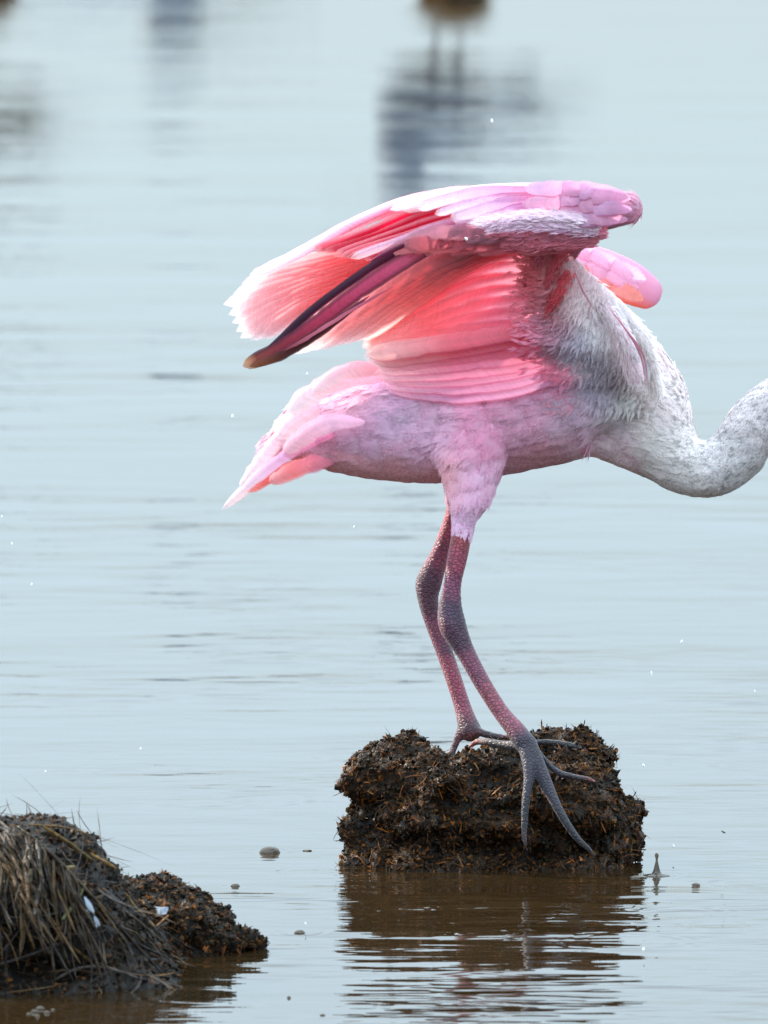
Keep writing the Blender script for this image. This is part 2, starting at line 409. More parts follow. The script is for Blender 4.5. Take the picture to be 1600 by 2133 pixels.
tag(link('lagoon_bed', bed, M_plain('mud', (0.05, 0.035, 0.02), 0.9, 0.2, (3, 0.01), 0.3)), 'muddy bed under the water', kind='structure')

# ------------------------------------------------------------------ feathers
def feather(name, parent, pts, width, roll=0.0, cam_=0.12, cols=((240, 150, 170),) * 3, edge_hi=None, edge_lo=None, shaft=None,
            nu=22, nv=7, tip=0.22, mat=None, jit=0.05, base_w=0.35, tipcol=None, ecut=0.6, label=None):
    """one vane: pts (px,py,Y) root->tip, width px; edge_hi colours the upper edge, edge_lo the lower one"""
    q = cr(pts, nu); C = np.array([P(*r) for r in q])
    T = norm(np.gradient(C, axis=0)); S = norm(np.cross(T, np.array([0, -1.0, 0])))    # image-plane side
    # S points to the upper side for feathers running left
    if S[:, 2].mean() < 0: S = -S
    Yh = np.array([0, 1.0, 0])
    Wv = norm(math.cos(roll) * S + math.sin(roll) * Yh); Nn = norm(np.cross(T, Wv))
    if Nn[:, 1].mean() > 0: Nn = -Nn
    u = np.linspace(0, 1, nu); v = np.linspace(-1, 1, nv)
    prof = base_w + (1 - base_w) * np.clip(u / 0.35, 0, 1) ** 0.7
    te = np.clip((u - (1 - tip)) / tip, 0, 1); prof = prof * np.sqrt(np.clip(1 - te ** 2, 0.004, 1))
    ps = random.random() * 50
    wob = np.array([[1 + jit * (mn.noise(Vector((k * 0.5 + ps, s * 7, 0)))) * 2 for s in (0, 1)] for k in range(nu)])
    if width > 32 and nu > 12:
        for _ in range(3): wob[random.randint(nu // 3, nu - 4), random.randint(0, 1)] *= random.uniform(.78, .92)
    hw = width * PX / 2 * prof
    V = np.zeros((nu, nv, 3)); Cc = np.zeros((nu, nv, 3)); uv = np.zeros((nu, nv, 2))
    L_ = np.concatenate([[0], np.cumsum(np.linalg.norm(np.diff(C, axis=0), axis=1))])
    ck = np.array([lin(c) for c in cols]); cu = np.linspace(0, 1, len(ck))
    for j, vv in enumerate(v):
        side = wob[:, 0] if vv < 0 else wob[:, 1]
        # swept-back barbs: edge samples are pulled towards the tip
        V[:, j] = C + Wv * (hw * vv * side)[:, None] + Nn * ((1 - vv * vv) * cam_ * width * PX * prof)[:, None] - T * (0.10 * hw * abs(vv) * -1)[:, None]
        c = np.stack([np.interp(u, cu, ck[:, k]) for k in range(3)], 1)
        a = np.clip((abs(vv) - ecut) / (1 - ecut), 0, 1) if ecut < 1 else 0
        if vv > 0 and edge_hi is not None: c = c * (1 - a) + lin(edge_hi) * a
        if vv < 0 and edge_lo is not None: c = c * (1 - a) + lin(edge_lo) * a
        if shaft is not None and abs(vv) < 0.01: c = c * 0.3 + lin(shaft) * 0.7
        if tipcol is not None:
            b = np.clip((u - 0.93) / 0.05, 0, 1)[:, None]; c = c * (1 - b) + lin(tipcol) * b
        Cc[:, j] = c; uv[:, j, 0] = L_ + abs(vv) * hw * 0.8 + ps; uv[:, j, 1] = vv * hw + ps
    i = np.arange(nu - 1)[:, None] * nv + np.arange(nv - 1)[None]
    F = np.stack([i, i + 1, i + nv + 1, i + nv], 2).reshape(-1, 4)
    fv = np.clip((np.abs(v) - .72) / .28, 0, 1) ** 1.5 * .8; fu = np.clip((u - .94) / .06, 0, 1) * .8
    fade = np.maximum(fv[None, :], fu[:, None]) * (0.35 if mat is MFD else 1.0)
    me = mesh_np(name, V.reshape(-1, 3), F, Cc.reshape(-1, 3), uv.reshape(-1, 2), extra={'fade': fade.ravel()})
    o = link(name, me, mat or MF, parent)
    if label: o['label'] = label
    return o
def lerp(a, b, t): return tuple(x + (y - x) * t for x, y in zip(a, b))
def fan(name, parent, A, B, n, width, width2=None, jitter=4, **kw):
    width2 = width2 or width
    cA = kw.pop('cols'); cB = kw.pop('cols2', cA)
    for k in range(n):
        t = k / max(1, n - 1)
        pts = [list(lerp(a, b, t)) for a, b in zip(A, B)]
        for p_ in pts: p_[0] += random.uniform(-2, 2) * jitter * 0.8; p_[1] += random.uniform(-1, 1) * jitter * 0.6
        g = random.uniform(0.95, 1.05)
        cc = tuple(tuple(min(255, c * g) for c in lerp(x, y, t)) for x, y in zip(cA, cB))
        feather(name, parent, pts, width + (width2 - width) * t, cols=cc, **kw)

# ================================================================== the spoonbill
bird = empty('spoonbill', P(1010, 1790, 0.0))
tag(bird, 'pink roseate wading bird standing on the peat clump with both wings lifted', 'bird')
bpy.context.view_layer.update()
BINV = None
b = Blob()
# torso
b.tube([(585, 925, .01, 34, 26), (640, 902, .01, 74, 55), (720, 888, .01, 106, 90), (820, 876, .01, 128, 122), (930, 866, .01, 140, 148),
        (1040, 846, .01, 142, 160), (1140, 820, .01, 150, 160), (1225, 800, .01, 144, 145), (1290, 815, .01, 122, 122), (1335, 856, .01, 108, 95),
        (1380, 925, .005, 80, 76), (1432, 968, 0, 62, 62), (1486, 976, 0, 61, 60), (1532, 944, 0, 60, 60), (1570, 890, 0, 60, 60),
        (1612, 846, 0, 56, 56), (1662, 812, 0, 50, 50), (1720, 784, 0, 50, 52)], n=110, seg=30)
b.tube([(1120, 690, .01, 70, 90), (1200, 690, .01, 92, 110), (1275, 755, .01, 98, 110), (1325, 835, .01, 100, 100)], n=24)
b.tube([(1170, 590, -.035, 34, 30), (1215, 640, -.03, 52, 48), (1270, 720, -.02, 66, 66), (1320, 810, -.01, 70, 70)], n=24)
b.tube([(1170, 880, .01, 84, 90), (1240, 882, .01, 70, 70), (1300, 905, .01, 68, 60), (1355, 938, .01, 60, 60)], n=16)
# head and spoon bill, past the right edge of the picture
b.tube([(1705, 786, 0, 46, 50), (1750, 772, 0, 56, 58), (1790, 785, 0, 48, 46), (1815, 805, 0, 26, 30)], n=16)
b.tube([(1805, 805, 0, 18, 34), (1865, 870, 0, 11, 30), (1935, 960, 0, 8, 26), (1995, 1045, 0, 7, 50), (2030, 1095, 0, 6, 66), (2055, 1130, 0, 5, 40)], n=40)
# near thigh, leg
b.tube([(985, 870, -.022, 95, 80), (983, 940, -.03, 78, 66), (982, 1000, -.034, 57, 46), (975, 1045, -.036, 42, 36), (967, 1082, -.036, 27, 26), (964, 1108, -.036, 23, 22)], n=30)
b.tube([(965, 1095, -.036, 21), (957, 1140, -.036, 21.5), (951, 1170, -.037, 21), (943, 1212, -.038, 19), (939, 1245, -.039, 22), (938, 1275, -.040, 27),
        (943, 1303, -.042, 29), (956, 1332, -.044, 24), (975, 1368, -.047, 19.5), (1008, 1428, -.053, 18), (1044, 1484, -.060, 17.5), (1072, 1518, -.066, 20), (1092, 1546, -.070, 23)], n=90, seg=18)
# far leg
b.tube([(1000, 930, .055, 70, 60), (975, 1000, .055, 44, 40), (955, 1050, .054, 24, 24), (942, 1085, .052, 19, 19), (920, 1145, .050, 19.5, 20), (906, 1180, .049, 24, 23), (893, 1215, .048, 28, 26),
        (892, 1250, .047, 22, 24), (903, 1295, .045, 19, 20), (925, 1356, .040, 18, 18), (945, 1414, .034, 17.5, 18), (963, 1470, .028, 18, 18), (972, 1500, .024, 21, 21), (980, 1522, .021, 24, 24)], n=110, seg=18)
def toe(rows): b.tube([(a_, b_, c_, d_ * .80) for a_, b_, c_, d_ in rows], n=50, seg=12)
# near foot toes: pair draped down the front of the clump, one sideways, hind toe back
toe([(1090, 1540, -.070, 20), (1098, 1580, -.078, 17), (1101, 1620, -.086, 13.5), (1096, 1662, -.092, 12), (1093, 1700, -.096, 10), (1092, 1735, -.099, 8.5), (1094, 1758, -.1, 6), (1099, 1772, -.1, 2)])
toe([(1102, 1545, -.070, 20), (1122, 1590, -.079, 17), (1142, 1640, -.087, 16), (1163, 1685, -.094, 13), (1185, 1722, -.098, 11), (1208, 1752, -.1, 9), (1228, 1770, -.1, 7), (1240, 1790, -.1, 2)])
toe([(1112, 1562, -.070, 14), (1140, 1590, -.066, 9), (1165, 1610, -.066, 9.5), (1200, 1619, -.064, 8.5), (1228, 1624, -.06, 7.5), (1246, 1632, -.06, 2)])
toe([(1085, 1552, -.064, 14), (1050, 1551, -.05, 11), (1018, 1546, -.04, 11), (995, 1545, -.032, 9), (982, 1553, -.03, 6.5), (972, 1562, -.03, 2)])
# far foot toes
toe([(975, 1515, .02, 17), (1010, 1528, .012, 10), (1055, 1538, .004, 9), (1100, 1546, 0, 9), (1140, 1546, 0, 9), (1180, 1552, 0, 10), (1213, 1560, 0, 9), (1230, 1577, 0, 7.5), (1238, 1597, 0, 2)])
toe([(985, 1520, .02, 12), (1030, 1535, .035, 9), (1080, 1536, .045, 8), (1130, 1540, .05, 7), (1150, 1550, .05, 2)])
toe([(968, 1512, .022, 18), (955, 1535, .02, 12), (946, 1556, .018, 10), (939, 1578, .016, 9), (935, 1592, .016, 3)])
# webs between the front toes
b.tube([(1100, 1560, -.074, 12, 6), (1122, 1610, -.083, 12, 5), (1136, 1650, -.088, 8, 4)], n=14, seg=12)
bm_ = b.mesh('body', 0.00145, 5, 0.5)
V = verts_np(bm_); N_ = normals_np(bm_); q = to_px(V)
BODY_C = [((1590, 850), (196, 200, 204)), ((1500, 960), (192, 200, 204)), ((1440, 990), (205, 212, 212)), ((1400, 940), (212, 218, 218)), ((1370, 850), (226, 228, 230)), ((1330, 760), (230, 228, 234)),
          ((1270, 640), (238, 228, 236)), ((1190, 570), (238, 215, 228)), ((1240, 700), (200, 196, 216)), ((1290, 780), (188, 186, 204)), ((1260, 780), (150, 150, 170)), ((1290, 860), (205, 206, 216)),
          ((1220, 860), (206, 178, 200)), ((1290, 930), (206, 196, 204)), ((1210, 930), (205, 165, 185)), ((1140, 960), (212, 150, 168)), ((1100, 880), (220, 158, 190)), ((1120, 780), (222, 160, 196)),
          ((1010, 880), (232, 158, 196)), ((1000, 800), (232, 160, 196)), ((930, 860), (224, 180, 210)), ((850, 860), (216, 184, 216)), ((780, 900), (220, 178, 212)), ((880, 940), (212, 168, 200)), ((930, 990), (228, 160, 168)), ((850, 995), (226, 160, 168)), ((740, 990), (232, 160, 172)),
          ((720, 840), (240, 200, 222)), ((680, 900), (228, 176, 208)), ((640, 960), (238, 150, 160)), ((600, 930), (245, 160, 175)), ((640, 850), (250, 214, 226)),
          ((990, 1000), (220, 176, 205)), ((975, 1070), (216, 182, 212)), ((1180, 660), (205, 130, 160)), ((1100, 650), (200, 120, 150)), ((1000, 700), (226, 110, 130)),
          ((1740, 700), (120, 130, 110)), ((1800, 735), (110, 115, 105)), ((1950, 930), (120, 118, 110))]
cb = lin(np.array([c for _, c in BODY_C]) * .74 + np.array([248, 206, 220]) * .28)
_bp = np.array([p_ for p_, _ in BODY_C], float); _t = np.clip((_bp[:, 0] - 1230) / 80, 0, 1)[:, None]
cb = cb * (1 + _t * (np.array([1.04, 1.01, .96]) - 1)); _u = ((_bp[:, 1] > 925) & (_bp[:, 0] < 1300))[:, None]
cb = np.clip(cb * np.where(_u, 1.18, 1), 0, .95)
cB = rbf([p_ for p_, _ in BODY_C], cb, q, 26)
SKIN_C = [((964, 1115), (196, 108, 104)), ((950, 1170), (186, 96, 112)), ((942, 1220), (146, 84, 112)), ((938, 1280), (74, 50, 82)), ((955, 1320), (84, 54, 78)), ((985, 1390), (144, 88, 108)), ((1030, 1460), (166, 98, 106)),
          ((1065, 1505), (160, 98, 108)), ((1092, 1548), (58, 54, 78)), ((1100, 1600), (58, 56, 80)), ((1095, 1700), (32, 32, 50)), ((1093, 1765), (96, 84, 78)), ((1140, 1630), (52, 50, 74)), ((1190, 1730), (32, 32, 52)), ((1240, 1780), (60, 50, 48)), ((1200, 1618), (56, 60, 70)),
          ((935, 1090), (206, 92, 104)), ((915, 1150), (160, 78, 100)), ((893, 1215), (100, 56, 76)), ((893, 1260), (104, 60, 78)), ((905, 1310), (152, 84, 104)), ((945, 1414), (176, 90, 104)), ((968, 1480), (166, 90, 104)), ((975, 1515), (56, 46, 62)),
          ((945, 1560), (80, 56, 90)), ((1020, 1545), (40, 38, 48)), ((978, 1556), (214, 140, 100)), ((1150, 1545), (38, 38, 46)), ((1210, 1560), (40, 40, 50)), ((1238, 1592), (210, 130, 84))]
cs = lin(np.array([c for _, c in SKIN_C]) * np.array([.82, .64, .76]))
cS = rbf([p_ for p_, _ in SKIN_C], cs, q, 17) * (1 - .35 * np.clip((q[:, 1] - 1525) / 25, 0, 1))[:, None]
k_ = np.clip((q[:, 1] - (1100 + 5 * np.sin(q[:, 0] * 0.6))) / 14, 0, 1)
far = (V[:, 1] > 0.035) & (q[:, 1] > 1000) & (q[:, 0] < 1010)
k_ = np.where(far, np.clip((q[:, 1] - 1030) / 14, 0, 1), k_)
k_ = np.where(q[:, 0] > 1735, 1.0, k_)          # bare head and bill
cS = np.where((q[:, 0] > 1500)[:, None] & (q[:, 1] < 1200)[:, None], lin((118, 122, 104)), cS)
cc = cB * (1 - k_[:, None]) + cS * k_[:, None]
# neck flecks
nk = np.array([mn.noise(Vector(v) * 260) for v in V]); fl = np.clip((nk - 0.12) * 4, 0, 1) * np.clip((q[:, 0] - 1400) / 90, 0, 1) * (k_ < .5)
cc = cc * (1 - 0.5 * fl[:, None])
# bend-transverse scutes on the heel joints and soft lumps in the plumage
lump = np.array([mn.fractal(Vector((v[0] * 30, v[1] * 30, v[2] * 45)), 0.8, 2.0, 3) for v in V]) * 0.0013 * (1 - k_)
sc_ = np.sin(q[:, 1] * 1.05 + 2 * np.sin(q[:, 0] * .05)) * 0.00022 * k_ * np.exp(-((q[:, 1] - 1265) / 70) ** 2)
V2 = V + N_ * (lump + sc_)[:, None]
set_verts(bm_, V2); set_color(bm_, cc); set_float(bm_, 'skin', k_)
def addpart(name, me, mat, parent=bird, **k):
    o = link(name, me, mat, parent); o.matrix_parent_inverse = Vector((0, 0, 0)) and None or o.matrix_parent_inverse
    if k: tag(o, **k)
    return o
def unparent_offset(o):               # children are built in world coordinates
    o.matrix_parent_inverse = __import__('mathutils').Matrix.Translation(-bird.location)
body = link('body', bm_, MB, bird); unparent_offset(body)
FLOW = [((1580, 880), (-.55, .84)), ((1520, 970), (-.8, .5)), ((1460, 980), (-1, 0)), ((1400, 930), (-.8, -.6)), ((1350, 820), (-.5, -.3)), ((1340, 900), (-.8, -.2)), ((1290, 740), (-.2, 1)), ((1240, 680), (-.1, 1)), ((1270, 850), (-.7, .5)),
        ((1180, 820), (-1, .15)), ((1200, 930), (-1, .3)), ((1000, 850), (-1, .1)), ((1000, 760), (-1, .25)), ((850, 870), (-1, .1)), ((800, 960), (-1, .05)), ((700, 880), (-1, .3)), ((640, 930), (-.9, .5)), ((660, 840), (-.85, .5)),
        ((985, 960), (-.25, 1)), ((975, 1050), (-.05, 1)), ((1060, 920), (-.6, .7)), ((1180, 600), (-.3, .9))]
def flow(qp):
    f = rbf([p_ for p_, _ in FLOW], [d for _, d in FLOW], qp, 60)
    return np.stack([f[:, 0], np.zeros(len(f)), -f[:, 1]], 1)
# contour feathers, two sizes
def body_w(p, n):
    qq = to_px(p); w_ = ~((n[:, 2] < -.35) & (qq[:, 0] > 1195) & (qq[:, 0] < 1262) & (qq[:, 1] > 925)) & (qq[:, 1] < 1112) & (qq[:, 0] < 1712) & ~((p[:, 1] > 0.035) & (qq[:, 1] > 1020)) & ~((qq[:, 1] > 1050) & (qq[:, 0] < 940))
    return w_ * np.where(n[:, 1] < 0.3, 1.0, 0.25)
B_, Nn = sample_surface(bm_, 30000, body_w); qq = to_px(B_)
colb = rbf([p_ for p_, _ in BODY_C], cb, qq, 26) * (rng.normal(1, 0.03, len(B_))[:, None])
isn = np.clip((qq[:, 0] - 1380) / 60, 0, 1)
fl = (rng.random(len(B_)) < 0.15) & (isn > .4); colb = np.where(fl[:, None], colb * 0.6, colb)
Lb = rng.uniform(0.009, 0.018, len(B_)) * (1 - 0.66 * isn) * np.where(qq[:, 1] > 1040, 0.55, 1) * np.where((Nn[:, 2] < -.5) & (qq[:, 1] < 1040), 0.5, 1); Wb = Lb * rng.uniform(.26, .48, len(B_))
D_ = flow(qq) + rng.normal(0, 0.10, (len(B_), 3)) * (1 + 2.5 * isn)[:, None]
pm = blades('plumage', B_, D_, Nn, Lb, Wb, np.clip(colb, 0, 1), lift=rng.uniform(-.02, .02, len(B_)) + 0.05 * isn, curl=rng.normal(0, .12, len(B_)), tipc=np.clip(colb * 1.06, 0, 1), point=0.75)
pl = link('plumage', pm, MPL, bird); unparent_offset(pl); tag(pl, kind='stuff')

def tuft(name, par, paths, n, spread, Lr, Wr, colr, colvar=.05, lift=(0, .3), dirnoise=.25, off=False, mat=None):
    # soft down strands laid along paths [(px,py,Y),...]; grows along the path, spread in px across it
    Bs, Ds, Ns, Cs = [], [], [], []
    for j in range(n):
        pth, c = random.choice(list(zip(paths, colr))); q_ = cr(pth, 12); t_ = random.random() * 10.9; i_ = int(t_)
        a_, b_ = q_[i_], q_[min(11, i_ + 1)]; x, y, yy = a_ + (b_ - a_) * (t_ - i_)
        g = np.clip(random.gauss(0, .45), -1, 1) * spread
        tx, ty = b_[0] - a_[0], b_[1] - a_[1]; l_ = math.hypot(tx, ty) + 1e-9
        p_ = P(x - ty / l_ * g, y + tx / l_ * g, yy + abs(g) * PX * .5 + random.uniform(0, .002))
        Bs.append(p_); Ds.append(Vector((tx / l_, 0, -ty / l_)) + Vector((random.gauss(0, dirnoise), 0, random.gauss(0, dirnoise))))
        Ns.append((random.gauss(0, .25), -1, .25 - g / spread * .6)); Cs.append(lin(c) * random.gauss(1, colvar))
    Ln = rng.uniform(*Lr, n) * .8
    me_ = blades(name, np.array(Bs), np.array([d[:] for d in Ds]), norm(np.array(Ns, float)), Ln, Ln * rng.uniform(*Wr, n), np.clip(np.array(Cs), 0, 1), lift=rng.uniform(*lift, n), curl=rng.normal(0, .15, n), point=.75)
    o = link(name, me_, mat or MPL, par)
    if off: unparent_offset(o)
    tag(o, kind='stuff'); return o
def cover(name, me, par, n, Lr, Wr, d, filt, lift=(0, .08), off=False):
    B_, N_ = sample_surface(me, n, filt)
    kd = __import__('mathutils').kdtree.KDTree(len(me.vertices))
    for v in me.vertices: kd.insert(v.co, v.index)
    kd.balance(); a = np.empty(len(me.vertices) * 4, np.float32); me.color_attributes['Col'].data.foreach_get('color', a); a = a.reshape(-1, 4)[:, :3]
    c = a[[kd.find(Vector(p_))[1] for p_ in B_]] * rng.normal(1, .05, (n, 1))
    Ln = rng.uniform(*Lr, n)
    m_ = blades(name, B_, np.array(d, float) + rng.normal(0, .12, (n, 3)), N_, Ln, Ln * rng.uniform(*Wr, n), np.clip(c, 0, 1), lift=rng.uniform(*lift, n), curl=rng.normal(0, .12, n), point=.8)
    o = link(name, m_, MPL, par)
    if off: unparent_offset(o)
    tag(o, kind='stuff'); return o
def wing_part(me, name, mat, label=None):
    o = link(name, me, mat, bird); unparent_offset(o)
    if label: o['label'] = label
    return o
# ---- far wing: lobe seen beyond the shoulder
fw = Blob()
fw.tube([(1120, 500, .085, 30, 24), (1200, 535, .09, 36, 24), (1255, 560, .092, 44, 26), (1310, 588, .094, 46, 26), (1342, 606, .095, 40, 24)], n=30, seg=24)
fm = fw.mesh('wing', 0.0022, 6)
V = verts_np(fm); q = to_px(V)
below = q[:, 1] - (560 + (q[:, 0] - 1200) * 0.44)
t = np.clip((below + 6) / 26, 0, 1)[:, None]
set_color(fm, lin((228, 174, 202)) * (1 - t) + lin((246, 140, 114)) * t)
fwing = wing_part(fm, 'wing', MF, 'far wing with lavender covert edge and salmon underside')
for x0, y0, lo_ in [(1345, 585, 0), (1330, 600, 0), (1300, 562, 0), (1290, 585, 0), (1255, 542, 0), (1245, 562, 0), (1215, 524, 0), (1340, 625, 1), (1300, 612, 1), (1265, 592, 1)]:
    feather('feather', fwing, [(x0, y0, .071), (x0 - 36, y0 - 18, .066), (x0 - 85, y0 - 40, .068)], 38, roll=.1, cam_=.04, cols=((228, 176, 204), (232, 182, 210), (238, 192, 214)) if not lo_ else ((242, 152, 140), (243, 158, 148), (244, 170, 166)), nu=12, nv=7, tip=.5, base_w=.2)
# far wing's flight feathers hanging behind, seen as the pale fringe at the far left
# ---- near wing: arm, wrist and hand
nw = Blob()
nw.tube([(1306, 434, -.105, 34, 26), (1270, 434, -.106, 42, 30), (1220, 434, -.104, 47, 34), (1150, 436, -.10, 48, 32), (1060, 446, -.092, 44, 26), (980, 458, -.085, 36, 20), (900, 474, -.078, 22, 12), (840, 490, -.075, 9, 6)], n=60, seg=26)
nw.tube([(1225, 470, -.095, 30, 26), (1180, 505, -.085, 36, 26), (1150, 550, -.070, 40, 26), (1140, 600, -.055, 40, 30), (1165, 660, -.04, 50, 30)], n=24)
wm = nw.mesh('wing', 0.002, 6)
V = verts_np(wm); q = to_px(V)
NW_C = [((1310, 430), (220, 165, 190)), ((1230, 420), (222, 172, 210)), ((1150, 400), (228, 190, 220)), ((1130, 460), (214, 188, 224)), ((1050, 460), (214, 180, 216)), ((950, 480), (190, 110, 140)), ((1200, 500), (190, 110, 130)), ((1150, 560), (190, 70, 85)), ((1150, 620), (205, 60, 66)), ((1160, 680), (190, 120, 150)), ((1280, 480), (196, 140, 160))]
set_color(wm, rbf([p_ for p_, _ in NW_C], lin(np.array([c for _, c in NW_C])), q, 24))
nwing = wing_part(wm, 'wing', MF, 'near wing arched over the back, pink underside to the viewer')
FW = lambda *a, **k: fan('feather', nwing, *a, **k)

# salmon backlit secondaries at the left, farthest layer; sunlit rims painted near white at the tips
tips = [(545, 562), (520, 572), (503, 592), (486, 612), (465, 634), (476, 655), (484, 672), (492, 690), (500, 704), (520, 708), (545, 705)]
for k, (tx, ty) in enumerate(tips):
    t = k / (len(tips) - 1)
    feather('feather', nwing, [(960, 455 + 40 * t, -.035), (760 - 10 * t, 520 + 75 * t, -.022), (640 - 20 * t, 545 + 105 * t, -.012 - .002 * k), (tx, ty, -.004 - .0025 * k)], 40 if t < .8 else 34, roll=-0.35, cam_=.10,
            cols=((226, 84, 96), (238, 108, 110), (244, 138, 138), (248, 182, 186), (253, 222, 226)), edge_hi=(255, 224, 226), ecut=.72, tip=.16, nu=26, nv=9, tipcol=(255, 240, 242), jit=.04, mat=MFT)

# long upper feathers along the back edge, sunlit whiteness painted towards the tips
sil = np.array([(1345, 440), (1330, 412), (1290, 394), (1250, 388), (1150, 379), (1050, 379), (960, 385), (880, 400), (800, 425), (740, 452), (690, 480), (640, 507), (590, 534), (545, 555), (525, 564)], float)
ss = cr(sil, 120)
def on_sil(x, off): 
    k = int(np.argmin(abs(ss[:, 0] - x))); return (x, ss[k, 1] + off)
for k, (tx, off, rx) in enumerate([(530, 10, 820), (575, 10, 870), (620, 12, 900), (668, 10, 960), (700, 18, 980), (740, 12, 1040), (775, 22, 1060), (812, 16, 1110), (838, 28, 1130), (900, 16, 1180), (960, 14, 1230), (1020, 14, 1270), (1060, 24, 1300), (1130, 14, 1310)]):
    p3 = [on_sil(rx, off * .8 + 4), on_sil((rx * 2 + tx) / 3, off), on_sil((rx + 2 * tx) / 3, off), on_sil(tx, off)]
    Ys = [-.085, -.07, -.06, -.045] if tx < 800 else [-.10, -.096, -.092, -.086]
    feather('feather', nwing, [(a, b_, y_ - .0012 * (k % 4)) for (a, b_), y_ in zip(p3, Ys)], 30, roll=0.75, cam_=.15, cols=((236, 110, 145), (242, 156, 182), (248, 198, 212), (253, 228, 234)), edge_lo=(240, 150, 175), ecut=.8, tip=.14, nu=22, nv=9, mat=MFO)

# hot pink primaries' coverts with pale rims
hp = [((1130, 396), (900, 432), (760, 486), (648, 522)), ((1140, 402), (920, 440), (790, 486), (668, 524)), ((1150, 410), (940, 450), (810, 492), (694, 533)), ((1150, 418), (960, 458), (830, 496), (708, 535)), ((1150, 428), (980, 464), (850, 498), (722, 537)),
      ((1150, 436), (1000, 470), (860, 508), (752, 538)), ((1150, 444), (1010, 474), (880, 512), (800, 536))]
for k, ps_ in enumerate(hp):
    feather('feather', nwing, [(x, y, Yv - .0022 * k) for (x, y), Yv in zip(ps_, (-.097, -.088, -.076, -.064))], 25, roll=-0.25, cam_=.22,
            cols=((226, 50, 92), (222, 22, 66), (222, 26, 68), (236, 110, 130)), edge_hi=(250, 176, 190) if k != 5 else (250, 226, 240), ecut=.25, tip=.1, nu=26, nv=9, tipcol=(252, 205, 208), label=None)
feather('feather', nwing, [(1010, 452, -.104), (920, 468, -.098), (830, 502, -.09), (730, 538, -.082)], 20, roll=-.1, cam_=.25, cols=((225, 120, 160), (226, 170, 205), (232, 196, 224), (240, 210, 230)), tip=.1, tipcol=(255, 240, 244))

# pale lavender coverts
for (a, m1, c, wd) in [((1160, 396), (1010, 398), (868, 434), 26), ((1190, 404), (1040, 408), (905, 446), 22), ((1200, 414), (1060, 420), (938, 456), 34), ((1210, 424), (1080, 430), (965, 466), 30), ((1240, 412), (1150, 402), (1060, 410), 24), ((1230, 432), (1120, 434), (1010, 462), 26)]:
    feather('feather', nwing, [(a[0], a[1], -.128), (m1[0], m1[1], -.124), ((m1[0] + c[0]) / 2, (m1[1] + c[1]) / 2 - 3, -.116), (c[0], c[1], -.106)], wd, roll=-.2, cam_=.16,
            cols=((228, 120, 160), (222, 176, 214), (226, 200, 230), (236, 218, 238)), edge_hi=(230, 60, 100), ecut=.75, tip=.12, tipcol=(252, 240, 248), nu=22)
# wrist coverts, scaling round the bend
cover('covert_down', wm, nwing, 2600, (.007, .013), (.2, .35), (-1, 0, .05), lambda p, n_: (n_[:, 1] < .3) * 1.0, lift=(0, .03))
for x0, y0, c0_ in [(1314, 414, 0), (1318, 438, 1), (1308, 458, 0), (1296, 402, 1), (1300, 430, 0), (1292, 462, 1), (1264, 396, 0), (1262, 420, 1), (1258, 446, 0), (1244, 470, 1), (1226, 396, 1), (1222, 424, 0), (1212, 448, 1)]:
    rx = (x0 - 1130) / 210.0
    feather('feather', nwing, [(x0, y0, -.122), (x0 - 62, y0 - 6 * rx + random.uniform(-3, 3), -.140 - .004 * rx), (x0 - 135, y0 + random.uniform(-3, 6), -.134)], 36, roll=.1, cam_=.06,
            cols=((204, 150, 188), (222, 176, 210), (230, 192, 222)) if c0_ else ((212, 150, 184), (226, 168, 200), (234, 184, 210)), edge_lo=(200, 104, 140), ecut=.86, nu=16, nv=9, tip=.35, jit=.1, base_w=.15)
# soft white lining band under the arm
tuft('lining_down', nwing, [[(1256, 470, -.140), (1200, 458, -.146), (1110, 450, -.146), (1000, 464, -.132)], [(1250, 482, -.138), (1180, 472, -.144), (1090, 466, -.142), (1030, 470, -.134)]], 3200, 15, (.007, .015), (.10, .2), ((246, 222, 236), (240, 208, 228)), lift=(0, .04), dirnoise=.12)
# mauve and rose under coverts below the band
for row, (ya, n, c) in enumerate([(488, 12, ((196, 130, 150), (206, 140, 160), (214, 160, 176))), (506, 11, ((196, 100, 116), (208, 112, 126), (218, 140, 150)))]):
    for k in range(n):
        t = k / (n - 1); x0 = 1265 - 300 * t - row * 30; y0 = ya - 4 * t + random.uniform(-4, 4)
        feather('feather', nwing, [(x0, y0, -.124 + .006 * row), (x0 - 60, y0 + 4, -.130 + .006 * row + .01 * t), (x0 - 125, y0 + 16 + 8 * t, -.120 + .006 * row + .02 * t)], 34, roll=-.15, cam_=.05, cols=c, nu=12, nv=7, tip=.4, jit=.14)

tuft('covert_down', nwing, [[(1270, 484, -.134), (1180, 490, -.136), (1080, 488, -.132), (980, 490, -.118)], [(1250, 500, -.130), (1160, 508, -.132), (1060, 508, -.124)]], 2600, 13, (.006, .014), (.12, .22), ((222, 138, 158), (224, 130, 148)), lift=(0, .04), dirnoise=.12, colvar=.09)
